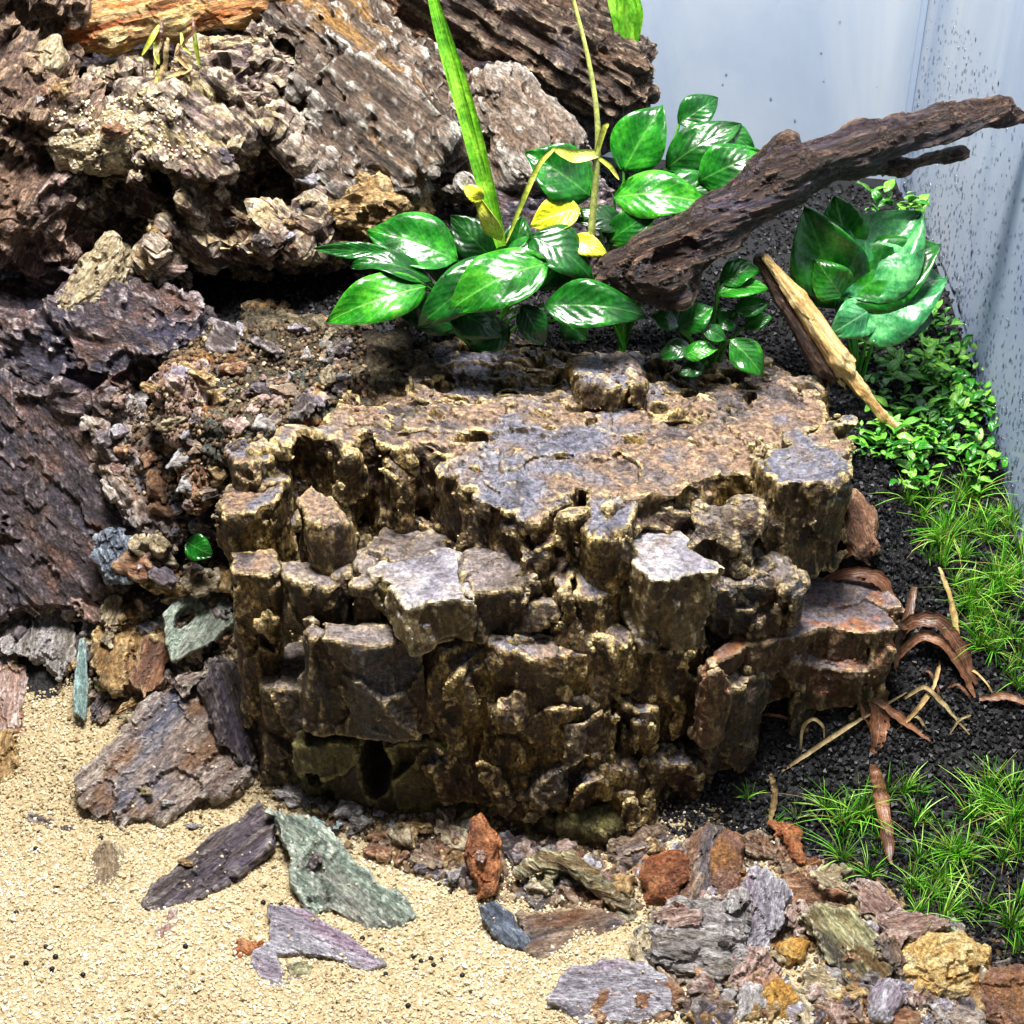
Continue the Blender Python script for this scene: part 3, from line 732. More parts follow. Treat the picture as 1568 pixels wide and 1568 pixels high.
# front ledges
blk('front_block', [(452, 962), (478, 946), (500, 964), (548, 962), (572, 930), (622, 946), (650, 952), (655, 985), (560, 990), (460, 986)], (560, 986), 0.9, 1122, 'stump_dark', 20, disp=0.2, h=0.08)
blk('ledge', [(572, 872), (600, 850), (665, 838), (712, 842), (728, 888), (722, 912), (668, 914), (625, 934), (600, 902)], (660, 914), 1.2, 975, 'stump_slate', 21, disp=0.18)
blk('ledge', [(712, 842), (752, 834), (818, 842), (826, 880), (805, 905), (726, 905)], (770, 903), 1.35, 975, 'stump_dark', 22)
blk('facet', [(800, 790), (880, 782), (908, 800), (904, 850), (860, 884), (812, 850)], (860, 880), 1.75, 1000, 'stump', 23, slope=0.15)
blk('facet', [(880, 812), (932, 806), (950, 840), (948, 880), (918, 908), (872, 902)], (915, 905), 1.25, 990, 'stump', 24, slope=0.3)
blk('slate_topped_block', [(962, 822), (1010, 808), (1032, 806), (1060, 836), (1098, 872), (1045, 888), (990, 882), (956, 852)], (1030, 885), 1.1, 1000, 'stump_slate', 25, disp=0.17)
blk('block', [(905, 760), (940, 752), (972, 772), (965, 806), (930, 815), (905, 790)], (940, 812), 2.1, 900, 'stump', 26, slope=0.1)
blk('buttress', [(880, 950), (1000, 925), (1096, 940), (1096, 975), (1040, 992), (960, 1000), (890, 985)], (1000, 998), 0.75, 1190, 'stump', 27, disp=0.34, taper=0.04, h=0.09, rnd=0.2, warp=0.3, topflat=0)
blk('buttress', [(630, 958), (725, 945), (800, 960), (930, 960), (935, 1000), (830, 1012), (735, 985), (660, 995)], (720, 998), 0.65, 1230, 'stump', 28, disp=0.34, h=0.09, warp=0.35, rnd=0.2, topflat=0)
blk('buttress', [(770, 1010), (850, 990), (905, 1015), (905, 1060), (840, 1075), (775, 1055)], (840, 1072), 0.35, 1215, 'stump_dark', 29, disp=0.45, h=0.09, rnd=0.3, topflat=0)
blk('foot', [(790, 1195), (860, 1180), (920, 1200), (945, 1235), (900, 1255), (820, 1245)], (865, 1250), 0.0, 1310, 'stump_mossy', 30, disp=0.4, rnd=0.4, topflat=0)
blk('foot', [(925, 1130), (1010, 1110), (1075, 1120), (1080, 1160), (1010, 1185), (935, 1175)], (1000, 1182), 0.4, 1300, 'stump', 31, disp=0.45, rnd=0.3, topflat=0)
blk('foot', [(440, 1085), (560, 1070), (700, 1080), (735, 1100), (720, 1135), (560, 1140), (450, 1130)], (580, 1138), 0.9, 1270, 'stump_mossy', 32, disp=0.3,
    carve=[(PY(573, 1190, 0.5), (0.6, 2.2, 1.3)), (PY(478, 1205, 0.8), (0.34, 1.5, 0.6))], h=0.08)
blk('foot', [(690, 1120), (790, 1110), (810, 1150), (700, 1160)], (750, 1158), 0.75, 1290, 'stump', 33, disp=0.4, topflat=0, rnd=0.2)
blk('column', [(385, 1000), (450, 985), (470, 1020), (455, 1052), (395, 1048)], (425, 1050), 2.3, 1210, 'stump_dark', 34, taper=-0.03, disp=0.35)
# right side
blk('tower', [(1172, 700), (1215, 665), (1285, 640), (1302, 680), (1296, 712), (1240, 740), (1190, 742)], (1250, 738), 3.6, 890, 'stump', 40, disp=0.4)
blk('block', [(985, 775), (1060, 752), (1120, 760), (1165, 735), (1178, 800), (1120, 830), (1060, 820), (1000, 810)], (1090, 826), 2.6, 1000, 'stump_dark', 41, disp=0.6, topflat=0.2, warp=0.4)
blk('block', [(1100, 850), (1150, 838), (1195, 850), (1200, 885), (1150, 900), (1105, 890)], (1150, 898), 2.0, 1010, 'stump_dark', 42, disp=0.5, topflat=0.2)
blk('ledge', [(1068, 1012), (1090, 985), (1150, 952), (1190, 925), (1250, 890), (1320, 880), (1368, 925), (1362, 960), (1290, 962), (1200, 968), (1140, 990), (1090, 1028)],
    (1240, 968), 2.2, 1080, 'stump_rust', 43, disp=0.24, slope=0.05)
blk('column', [(1085, 1030), (1130, 1000), (1175, 990), (1180, 1020), (1140, 1045), (1095, 1052)], (1130, 1045), 1.2, 1180, 'stump_dark', 44, disp=0.25)
blk('column', [(1200, 1000), (1340, 980), (1340, 1030), (1220, 1040)], (1270, 1035), 2.2, 1150, 'stump_dark', 45, disp=0.3)

# ------------------------------------------------------------------ rocks behind, on the left
UPN = np.array([0, 0, 1.0])
def tilt(lean, roll=0):      # plane normal leaned towards the viewer (lean) and to the right (roll), degrees
    a, b = math.radians(lean), math.radians(roll)
    return unit([math.sin(b) * math.cos(a), -math.sin(a), math.cos(a) * math.cos(b)])
def rockthing(name, label, poly, c, y, lean, roll, thick, mat, seed, **kw):
    p0 = PY(c[0], c[1], y)
    o = slabrock(name, poly, p0, tilt(lean, roll), thick, M[mat], None, seed=seed, **kw)
    return tag(o, label, 'rock')
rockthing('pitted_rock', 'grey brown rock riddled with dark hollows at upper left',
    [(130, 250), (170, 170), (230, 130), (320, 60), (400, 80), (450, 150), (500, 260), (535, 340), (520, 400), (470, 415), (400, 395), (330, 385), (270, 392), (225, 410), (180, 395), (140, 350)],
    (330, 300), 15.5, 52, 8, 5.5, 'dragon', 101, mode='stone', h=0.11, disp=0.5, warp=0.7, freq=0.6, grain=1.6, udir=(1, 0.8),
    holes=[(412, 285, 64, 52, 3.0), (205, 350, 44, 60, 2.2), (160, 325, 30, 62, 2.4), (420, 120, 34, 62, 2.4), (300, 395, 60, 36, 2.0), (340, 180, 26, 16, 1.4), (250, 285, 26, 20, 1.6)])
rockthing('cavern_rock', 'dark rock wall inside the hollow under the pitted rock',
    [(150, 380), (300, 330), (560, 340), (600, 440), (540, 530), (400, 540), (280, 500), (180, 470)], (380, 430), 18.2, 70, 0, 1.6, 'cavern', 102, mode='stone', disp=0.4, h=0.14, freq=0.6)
rockthing('swirl_rock', 'reddish swirled rock at the left edge above the dark stone',
    [(-60, 200), (0, 190), (60, 200), (110, 240), (125, 320), (100, 390), (40, 400), (-60, 390)], (30, 300), 15.0, 55, 0, 2.6, 'dragon_red', 103, mode='stone', h=0.1, disp=0.4, warp=0.4, freq=0.6, grain=2, udir=(0.6, -1),
    holes=[(140, 350, 40, 50, 2.0)])
rockthing('violet_rock', 'dark violet pitted stone below the swirled rock on the left',
    [(-60, 430), (20, 400), (100, 420), (170, 390), (215, 410), (300, 480), (320, 560), (280, 640), (200, 660), (90, 640), (0, 590), (-60, 560)], (140, 520), 12.6, 58, 4, 3.0, 'violet', 104, mode='stone',
    h=0.11, disp=0.42, warp=0.5, freq=0.8, holes=[(40, 440, 55, 40, 1.6), (235, 610, 40, 40, 1.4)])
rockthing('pale_ridge_rock', 'pale cream topped stone between the hollows of the pitted rock',
    [(92, 460), (130, 400), (175, 350), (200, 385), (190, 420), (140, 480), (110, 490)], (140, 425), 13.2, 40, 20, 1.2, 'chip_tan', 105, mode='stone', disp=0.2, warp=0.2)
rockthing('leaning_slab', 'speckled purple grey slab leaning at the left edge',
    [(-80, 510), (0, 550), (90, 600), (180, 680), (230, 740), (290, 800), (262, 840), (200, 880), (170, 925), (80, 935), (-80, 960)], (110, 760), 9.2, 62, -8, 2.4, 'violet', 106, mode='chip', h=0.1, disp=0.2, rnd=0.3, warp=0.4, udir=(1, 1), freq=0.9)
rockthing('tan_slab', 'tan grey slab wedged between the leaning slab and the big rock',
    [(120, 640), (200, 650), (250, 690), (285, 760), (300, 805), (262, 838), (215, 800), (160, 720)], (220, 740), 8.9, 50, 14, 1.2, 'chip_mauve', 107, disp=0.35, rnd=0.2, warp=0.5, udir=(1, 1))
rockthing('gritty_ledge', 'flat earth covered ledge with an orange stain behind the big rock',
    [(290, 500), (380, 480), (470, 490), (640, 500), (650, 560), (560, 600), (520, 640), (430, 668), (350, 670), (280, 640), (240, 600), (250, 560)], (430, 580), 10.2, 14, 0, 2.2, 'grit', 108, disp=0.34, rnd=0.4, h=0.1, warp=0.7)
rockthing('rubble_stone', 'pink grey stone standing beside the gritty ledge',
    [(238, 590), (262, 562), (300, 548), (320, 600), (318, 680), (270, 690), (245, 640)], (278, 620), 9.0, 50, 5, 1.4, 'chip_pink', 109, mode='stone', disp=0.25)
rockthing('rusty_stone', 'rust brown crumbly stone left of the big rock',
    [(262, 660), (310, 650), (330, 700), (320, 760), (300, 790), (275, 740)], (300, 715), 7.6, 50, 10, 1.0, 'chip_rust', 110, mode='stone', disp=0.25)
rockthing('barky_rock', 'long grey tan rock with bark-like diagonal grain at top centre',
    [(350, -60), (540, -60), (640, 50), (720, 130), (745, 240), (720, 300), (640, 330), (560, 345), (495, 372), (470, 300), (450, 200), (410, 110), (360, 30)],
    (560, 170), 18.0, 50, -5, 4.5, 'slab', 111, mode='stone', h=0.11, disp=0.34, warp=0.5, freq=0.6, grain=2.2, udir=(1, 0.85), holes=[(735, 225, 36, 90, 1.6), (410, 130, 30, 60, 1.2)])
rockthing('cracked_rock', 'pale grey cracked stone under the dark log',
    [(715, 110), (770, 92), (830, 130), (880, 180), (905, 230), (860, 300), (800, 310), (750, 240)], (810, 200), 18.5, 50, 10, 2.4, 'cracked', 112, mode='stone', h=0.1, disp=0.24, warp=0.35, freq=0.7, udir=(1, 1))
rockthing('cream_stone', 'pale cream sandy stone on the pitted rock',
    [(70, 215), (130, 170), (160, 150), (200, 180), (240, 200), (200, 235), (120, 235), (80, 240)], (160, 200), 15.2, 30, 0, 1.0, 'chip_tan', 113, mode='stone', disp=0.25)
rockthing('cream_stone', 'small cream pebble near the top left corner',
    [(45, 100), (60, 62), (85, 52), (102, 78), (85, 105), (60, 118)], (72, 85), 17.0, 50, 0, 0.8, 'chip_tan', 114, mode='stone', disp=0.1)
rockthing('root_mass', 'twisted dark brown rootwood in the top left corner',
    [(-60, -40), (90, -40), (95, 30), (60, 110), (120, 150), (120, 220), (60, 230), (-60, 210)], (30, 90), 16.5, 50, 0, 2.6, 'wood_red', 115, mode='stone', disp=0.5, warp=0.5, h=0.11, udir=(0.5, -1), holes=[(60, 30, 30, 45, 2)])
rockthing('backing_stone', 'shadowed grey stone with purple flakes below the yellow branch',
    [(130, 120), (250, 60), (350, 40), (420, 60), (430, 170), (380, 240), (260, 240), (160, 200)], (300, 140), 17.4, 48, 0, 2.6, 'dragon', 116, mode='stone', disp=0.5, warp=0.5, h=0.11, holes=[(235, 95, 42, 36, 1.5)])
rockthing('ochre_rock', 'ochre stained rock lobe above the leaves',
    [(470, 280), (520, 240), (600, 250), (650, 290), (600, 345), (520, 370), (480, 340)], (550, 310), 15.2, 48, 0, 1.8, 'chip_gold', 117, mode='stone', disp=0.3, warp=0.3)
rockthing('red_stone', 'dark red stone at the top edge beside the green blade',
    [(560, -40), (640, -40), (690, 0), (700, 40), (650, 60), (600, 30)], (630, 5), 21.0, 50, 0, 1.6, 'chip_rust', 118, mode='stone', disp=0.3)
rockthing('rear_stone', 'dark stone in the shadow between the log and the grainy rock',
    [(540, -60), (800, -60), (960, 90), (980, 190), (900, 260), (760, 240), (620, 120)], (780, 90), 25.5, 60, 0, 2.0, 'violet', 120, mode='stone', disp=0.4, h=0.16, freq=0.6)
rockthing('rear_stone', 'dark stone in the shadow behind the yellow branch',
    [(-80, -80), (480, -80), (480, 120), (300, 180), (-80, 180)], (200, 40), 22.5, 60, 0, 2.0, 'violet', 121, mode='stone', disp=0.4, h=0.16, freq=0.6)
rockthing('rear_rock', 'dark brown rock filling the gap behind the big leaves',
    [(480, 330), (720, 250), (900, 240), (960, 330), (900, 420), (560, 440)], (700, 340), 17.0, 45, 0, 2.0, 'violet', 119, mode='stone', disp=0.4, h=0.14)

# ------------------------------------------------------------------ wood
def pxr(px, py, y, r): return r * pxs(PY(px, py, y))
def limbpx(name, label, cat, pr, mat, seed, **kw):
    pts = [PY(a, b, y) for a, b, y, r in pr]; rads = [pxr(a, b, y, r) for a, b, y, r in pr]
    return tag(limb(name, pts, rads, M[mat], None, seed=seed, **kw), label, cat)
limbpx('driftwood_branch', 'thick dark driftwood branch reaching to the right glass', 'branch',
    [(945, 415, 11.0, 28), (1010, 405, 10.9, 42), (1100, 345, 11.2, 37), (1200, 270, 11.6, 38), (1320, 222, 12.2, 29), (1440, 190, 12.8, 21), (1530, 172, 13.2, 15), (1585, 180, 13.3, 10)], 'wood', 201,
    disp=0.11, h=0.09, lump=0.9, extra=[(PY(1195, 250, 11.6), PY(1205, 215, 11.6), 0.55, 0.28), (PY(990, 410, 10.6), PY(1040, 440, 10.4), 0.7, 0.6),
                     (PY(1380, 255, 12.6), PY(1470, 232, 13.0), 0.12, 0.2), (PY(1300, 250, 12.3), PY(1380, 255, 12.6), 0.3, 0.12)],
    holes=[(PY(1035, 388, 10.2), (0.9, 0.35, 0.6))])
st = thing('broken_stick', 'split pale stick with dark bark lying right of the big rock', 'stick', PY(1280, 550, 9.8))
limb('bark_side', [PY(1165, 400, 11.2), PY(1200, 458, 10.8), PY(1262, 560, 10.1), PY(1272, 578, 10.0)], [0.22, 0.30, 0.34, 0.2], M['stick_bark'], st, h=0.07, disp=0.07, seed=203, lump=0.2, k=0.12)
limb('bare_wood', [PY(1172, 395, 10.9), PY(1222, 458, 10.5), PY(1284, 548, 9.85), PY(1294, 562, 9.75)], [0.16, 0.28, 0.36, 0.22], M['stick'], st, h=0.06, disp=0.06, seed=204, lump=0.15, k=0.12)
limb('splinter', [PY(1284, 552, 9.9), PY(1320, 598, 9.5), PY(1352, 636, 9.2), PY(1382, 664, 9.0)], [0.22, 0.2, 0.12, 0.03], M['stick'], st, h=0.05, disp=0.05, seed=205, lump=0.15, k=0.12)
limb('splinter', [PY(1262, 560, 9.9), PY(1290, 590, 9.7), PY(1296, 600, 9.65)], [0.1, 0.06, 0.02], M['stick'], st, h=0.04, disp=0.03, seed=209, lump=0.1, k=0.12)
limbpx('weathered_log', 'dark weathered log sloping down to the back glass', 'log',
    [(660, -40, 21, 52), (760, 22, 21.5, 52), (850, 70, 22, 56), (930, 110, 22.5, 50), (972, 150, 22.8, 28)], 'log', 206, disp=0.28, h=0.12,
    extra=[(PY(860, 20, 23.5), PY(960, 90, 23.5), 1.3, 0.9)])
limbpx('yellow_branch', 'yellow orange peeled branch at the top left', 'branch',
    [(70, 62, 19, 24), (170, 40, 19.3, 30), (270, 18, 19.6, 30), (360, 0, 20, 26), (420, -20, 20, 24)], 'yellow_wood', 207, disp=0.18, h=0.1)
limbpx('orange_branch', 'orange bark strip on the top edge behind the log', 'branch',
    [(780, -20, 24.5, 34), (860, 0, 24.5, 34), (940, 30, 24.5, 26)], 'wood_red', 208, disp=0.2, h=0.12)

# ------------------------------------------------------------------ loose chips and stones
def chip(name, label, cat, poly, thick, mat, seed, lean=12, roll=0, lift=None, mode='chip', **kw):
    c = np.mean(poly, 0)
    lf = (thick * 0.3 if lift is None else lift - min(0.18, 0.3 * thick))
    p0 = PT(c[0], c[1], lf)
    o = slabrock(name, poly, p0, tilt(lean, roll), thick, M[mat], None, mode=mode, seed=seed,
                 **{**dict(disp=0.17 if mode == 'chip' else 0.10, rnd=0.06, warp=0.2 if mode == 'chip' else 0.12, freq=1.5 if mode == 'chip' else 1.1), **kw})
    return tag(o, label, cat)
B = 'bark chip'
chip('stone_chunk', 'large purple brown stone chunk lying on the sand at left', 'stone', [(118, 1200), (165, 1130), (225, 1075), (290, 1030), (345, 1012), (372, 1060), (392, 1150), (385, 1195), (300, 1215), (215, 1262), (190, 1282), (150, 1245)], 1.7, 'chip_mauve', 301, lean=28, roll=4, lift=1.6, disp=0.2, rnd=0.25, warp=0.25, freq=1.0, h=0.07)
chip('stone_chunk', 'charcoal side of split stone between chunk and big rock', 'stone', [(330, 1010), (375, 1030), (400, 1120), (395, 1180), (340, 1140), (318, 1060)], 1.2, 'chip_dark', 302, lean=40, roll=25, lift=1.4, disp=0.12)
chip('bark_chip', 'dark striped bark chip pointing down left on the sand', B, [(222, 1380), (262, 1330), (330, 1270), (395, 1228), (425, 1245), (415, 1290), (350, 1350), (300, 1375), (250, 1392)], 0.7, 'chip_dark', 303, lean=16, disp=0.14, lift=0.7, warp=0.1)
chip('bark_chip', 'green grey split bark chip in front of the big rock', B, [(408, 1240), (470, 1250), (505, 1275), (540, 1310), (590, 1350), (640, 1400), (612, 1428), (560, 1415), (470, 1385), (445, 1350), (450, 1310)], 0.6, 'chip_green', 304, lean=18, disp=0.15, lift=0.85, warp=0.1)
chip('bark_chip', 'pale lavender hook shaped bark flake on the sand', B, [(410, 1382), (470, 1392), (530, 1430), (592, 1475), (560, 1485), (500, 1462), (455, 1455), (424, 1460), (436, 1490), (470, 1500), (485, 1525), (465, 1535), (420, 1520), (384, 1485), (385, 1455), (415, 1440)], 0.3, 'chip_lavender', 305, lean=8, lift=0.34, disp=0.08, warp=0.05, h=0.045)
chip('pebble', 'olive pebble cupped by the lavender hook flake', 'pebble', [(440, 1478), (470, 1470), (476, 1490), (455, 1500), (440, 1494)], 0.25, 'chip_olive', 306, mode='stone', lift=0.12)
chip('pebble', 'tan half buried pebble on the sand at lower left', 'pebble', [(140, 1310), (160, 1285), (188, 1300), (190, 1345), (170, 1380), (142, 1365)], 0.3, 'chip_tan', 307, mode='stone', lift=0.05)
chip('bark_chip', 'tiny pinkish white chip beside a black pellet', B, [(248, 1440), (262, 1405), (275, 1388), (280, 1420), (266, 1452)], 0.18, 'chip_pink', 308, lift=0.1)
chip('bark_chip', 'tiny orange flake left of the hook shaped bark', B, [(360, 1455), (378, 1440), (395, 1442), (385, 1460), (366, 1468)], 0.12, 'stone_orange', 309, lift=0.08)
chip('bark_chip', 'thin dark curled sliver alone on the sand at left', B, [(46, 1246), (75, 1248), (90, 1262), (110, 1262), (106, 1274), (80, 1274), (66, 1258), (48, 1256)], 0.16, 'chip_dark', 310, lift=0.1)
chip('orange_stone', 'upright orange stone against the foot of the big rock', 'stone', [(718, 1260), (735, 1252), (760, 1280), (768, 1330), (760, 1372), (730, 1374), (718, 1330)], 0.7, 'stone_orange', 311, mode='stone', lean=50, lift=1.3)
chip('orange_stone', 'rounded orange stone right of the forked root', 'stone', [(975, 1340), (990, 1315), (1030, 1298), (1060, 1310), (1060, 1345), (1030, 1372), (990, 1378)], 0.6, 'stone_orange', 312, mode='stone', lean=30, lift=0.9)
chip('round_stone', 'red brown rounded stone beside the orange stone', 'stone', [(1085, 1300), (1110, 1268), (1135, 1275), (1144, 1320), (1132, 1370), (1100, 1382), (1085, 1350)], 0.7, 'stone_redbrown', 313, mode='stone', lean=35, lift=0.7)
chip('pebble', 'blue grey wet pebble on the sand below the forked root', 'pebble', [(732, 1390), (760, 1380), (785, 1400), (808, 1440), (800, 1455), (770, 1440), (740, 1415)], 0.35, 'chip_slate', 314, mode='stone', lean=20, lift=0.6)
chip('bark_chip', 'brown curved bark flake right of the blue grey pebble', B, [(790, 1400), (850, 1390), (930, 1385), (965, 1400), (940, 1430), (890, 1450), (830, 1475), (800, 1450)], 0.4, 'chip_brown', 315, lift=0.3, disp=0.1)
chip('bark_chip', 'lavender brown bark sheet at the bottom edge centre', B, [(838, 1525), (870, 1480), (920, 1465), (990, 1480), (1028, 1505), (1025, 1545), (960, 1560), (880, 1562)], 0.5, 'chip_lavender', 316, lift=0.5, disp=0.1, lean=18)
chip('bark_chip', 'shadowed rust bark under the lavender sheet', B, [(905, 1520), (1020, 1500), (1040, 1520), (1020, 1560), (920, 1565)], 0.3, 'chip_rust', 317, lift=0.25)
chip('stone_chunk', 'pale grey lumpy stone right of the bottom bark sheet', 'stone', [(975, 1420), (1010, 1385), (1070, 1375), (1130, 1390), (1145, 1440), (1135, 1490), (1080, 1520), (1020, 1490), (985, 1455)], 1.0, 'chip_grey', 318, lift=0.8, mode='stone', disp=0.26, lean=20)
chip('stone_chunk', 'narrow purple grey splinter stone standing among the rubble', 'stone', [(1140, 1350), (1165, 1320), (1190, 1340), (1215, 1370), (1200, 1420), (1175, 1470), (1150, 1450), (1140, 1400)], 0.8, 'chip_lavender', 319, lift=1.2, lean=35, disp=0.12)
chip('stone_chunk', 'brown stone below the purple grey splinter', 'stone', [(1120, 1460), (1180, 1450), (1200, 1490), (1170, 1530), (1125, 1530)], 0.7, 'chip_pink', 320, lift=0.5, mode='stone', disp=0.15)
chip('bark_chip', 'olive cream bark slab with a dark blotch at lower right', B, [(1222, 1400), (1250, 1385), (1300, 1390), (1340, 1430), (1370, 1480), (1350, 1510), (1315, 1520), (1290, 1505), (1260, 1455)], 0.5, 'chip_olive', 321, lift=0.9, lean=25, roll=-8, disp=0.1)
chip('cream_stone', 'big yellow cream stone in the lower right rubble', 'stone', [(1370, 1490), (1385, 1450), (1425, 1425), (1480, 1424), (1515, 1450), (1522, 1480), (1495, 1520), (1440, 1535), (1390, 1525)], 1.0, 'stone_cream', 322, mode='stone', lift=0.8, lean=28, disp=0.14)
chip('round_stone', 'pink brown granular stone in the lower right corner', 'stone', [(1496, 1535), (1515, 1490), (1560, 1478), (1610, 1500), (1610, 1560), (1560, 1580), (1510, 1565)], 0.9, 'stone_redbrown', 323, mode='stone', lift=0.6, lean=30, disp=0.12)
chip('amber_stone', 'amber yellow stone near the bottom edge', 'stone', [(1172, 1520), (1188, 1500), (1212, 1508), (1226, 1545), (1205, 1565), (1182, 1552)], 0.45, 'stone_amber', 324, mode='stone', lift=0.4, lean=25)
chip('amber_stone', 'small amber stone between splinter and olive slab', 'stone', [(1195, 1450), (1215, 1432), (1240, 1440), (1230, 1465), (1205, 1470)], 0.3, 'stone_amber', 325, mode='stone', lift=0.5)
chip('bark_chip', 'curled pinkish bark strip above the olive slab', B, [(1305, 1360), (1335, 1350), (1365, 1365), (1385, 1400), (1360, 1420), (1330, 1400)], 0.3, 'chip_pink', 326, lift=0.7, lean=30, disp=0.08)
chip('bark_chip', 'brown bark curl reaching right above the cream stone', B, [(1345, 1410), (1390, 1395), (1450, 1415), (1430, 1430), (1395, 1440), (1375, 1460), (1350, 1440)], 0.3, 'chip_pink', 327, lift=0.9, lean=20, roll=10, disp=0.08)
chip('bark_chip', 'bright orange wood shard by the hairgrass', B, [(1176, 1262), (1190, 1256), (1220, 1285), (1250, 1315), (1235, 1322), (1200, 1300)], 0.3, 'stone_orange', 328, lift=0.6, lean=25)
chip('bark_chip', 'long brown bark strip under the orange shard', B, [(1138, 1286), (1160, 1280), (1220, 1305), (1290, 1335), (1285, 1355), (1230, 1345), (1150, 1305)], 0.3, 'chip_brown', 329, lift=0.4, lean=22)
chip('bark_chip', 'rusty bark piece between strip and olive slab', B, [(1200, 1345), (1250, 1335), (1300, 1360), (1310, 1385), (1250, 1390), (1215, 1385)], 0.4, 'chip_rust', 330, lift=0.6, lean=20)
chip('bark_chip', 'long curved brown bark along the bottom right edge', B, [(1235, 1535), (1290, 1522), (1350, 1530), (1410, 1550), (1400, 1572), (1300, 1560), (1240, 1556)], 0.3, 'chip_rust', 331, lift=0.4, lean=18)
chip('bark_chip', 'grey purple stub under the cream stone', B, [(1330, 1520), (1350, 1490), (1375, 1500), (1385, 1530), (1360, 1555), (1335, 1545)], 0.5, 'chip_lavender', 332, lift=0.7, mode='stone')
chip('stone_chunk', 'crumbly brown stone between the orange and round stones', 'stone', [(1045, 1290), (1080, 1262), (1110, 1265), (1100, 1320), (1080, 1380), (1050, 1390), (1045, 1340)], 0.7, 'chip_brown', 333, lift=0.5, mode='stone', disp=0.2)
chip('stone_chunk', 'brown crumb of stone under the big rock at right', 'stone', [(930, 1290), (975, 1268), (1020, 1262), (1040, 1285), (1000, 1310), (950, 1330)], 0.6, 'chip_brown', 334, lift=0.4, mode='stone', disp=0.2)
chip('bark_chip', 'grey pink flake leaning on the pale lumpy stone', B, [(1000, 1395), (1045, 1378), (1075, 1395), (1060, 1425), (1015, 1430)], 0.3, 'chip_pink', 370, lift=1.3, lean=30)
chip('bark_chip', 'pale tan flake left of the pale lumpy stone', B, [(968, 1440), (990, 1425), (1015, 1450), (1005, 1480), (975, 1475)], 0.3, 'chip_tan', 371, lift=0.5, lean=20)
chip('bark_chip', 'grey shard between round stone and splinter', B, [(1118, 1385), (1140, 1362), (1152, 1400), (1140, 1430), (1122, 1420)], 0.35, 'chip_grey', 372, lift=1.3, lean=40)
chip('bark_chip', 'small pink shard right of the splinter stone', B, [(1205, 1385), (1225, 1375), (1245, 1395), (1232, 1420), (1208, 1412)], 0.3, 'chip_pink', 373, lift=1.0, lean=30)
chip('bark_chip', 'grey flake above the amber stone at the bottom', B, [(1140, 1520), (1165, 1500), (1180, 1530), (1165, 1560), (1142, 1555)], 0.35, 'chip_grey', 374, lift=0.4, lean=25)
chip('bark_chip', 'tan flake below the olive slab', B, [(1235, 1495), (1265, 1478), (1290, 1505), (1280, 1525), (1245, 1522)], 0.3, 'chip_tan', 375, lift=0.5, lean=25)
chip('bark_chip', 'brown bark edge right of the olive slab', B, [(1345, 1440), (1368, 1430), (1388, 1465), (1378, 1490), (1360, 1480)], 0.35, 'chip_brown', 376, lift=1.0, lean=30)
chip('bark_chip', 'thin dry splinter crossing below the orange shard', B, [(1240, 1335), (1300, 1350), (1345, 1392), (1338, 1398), (1290, 1362), (1238, 1344)], 0.14, 'chip_tan', 377, lift=0.9, lean=25)
chip('bark_chip', 'grey brown flake under the red brown round stone', B, [(1075, 1375), (1120, 1370), (1130, 1392), (1095, 1402)], 0.3, 'chip_mauve', 378, lift=0.8, lean=25)
chip('bark_chip', 'large brown flake at the bottom between sheet and amber stone', B, [(1035, 1530), (1080, 1515), (1130, 1535), (1135, 1565), (1060, 1572)], 0.35, 'chip_brown', 379, lift=0.35, lean=20)
chip('bark_chip', 'pinkish flake on the bottom edge below the cream stone', B, [(1415, 1545), (1460, 1535), (1500, 1550), (1495, 1575), (1430, 1575)], 0.35, 'chip_mauve', 380, lift=0.4, lean=20)
chip('bark_chip', 'grey flake at the tip of the dark striped chip', B, [(415, 1205), (450, 1195), (480, 1212), (470, 1235), (430, 1232)], 0.3, 'chip_grey', 381, lift=0.4, lean=25)
chip('bark_chip', 'grey brown slab propped behind the golden bark', B, [(255, 1035), (300, 1015), (335, 1010), (320, 1035), (280, 1060)], 0.4, 'chip_mauve', 382, lift=1.6, lean=25)
chip('bark_chip', 'cream flake low in the left debris', B, [(180, 1096), (215, 1085), (225, 1098), (200, 1108)], 0.15, 'chip_tan', 383, lift=0.7, lean=25)
# forked root
fr = [PT(796, 1336, 0.55), PT(835, 1316, 1.0), PT(872, 1314, 1.1), PT(908, 1345, 0.8), PT(960, 1398, 0.15)]
tag(limb('forked_root', fr, [0.14, 0.2, 0.26, 0.25, 0.18], M['chip_olive'], None, h=0.05, disp=0.08, seed=335, k=0.15,
    extra=[(PT(848, 1318, 1.0), PT(836, 1372, 0.1), 0.16, 0.12)]), 'pale green forked root piece arching at the foot of the big rock', 'root')
chip('stone_chunk', 'dark flat stone lying under the forked root', 'stone', [(780, 1370), (820, 1345), (880, 1340), (920, 1365), (900, 1385), (820, 1392)], 0.3, 'chip_dark', 336, lift=0.2)
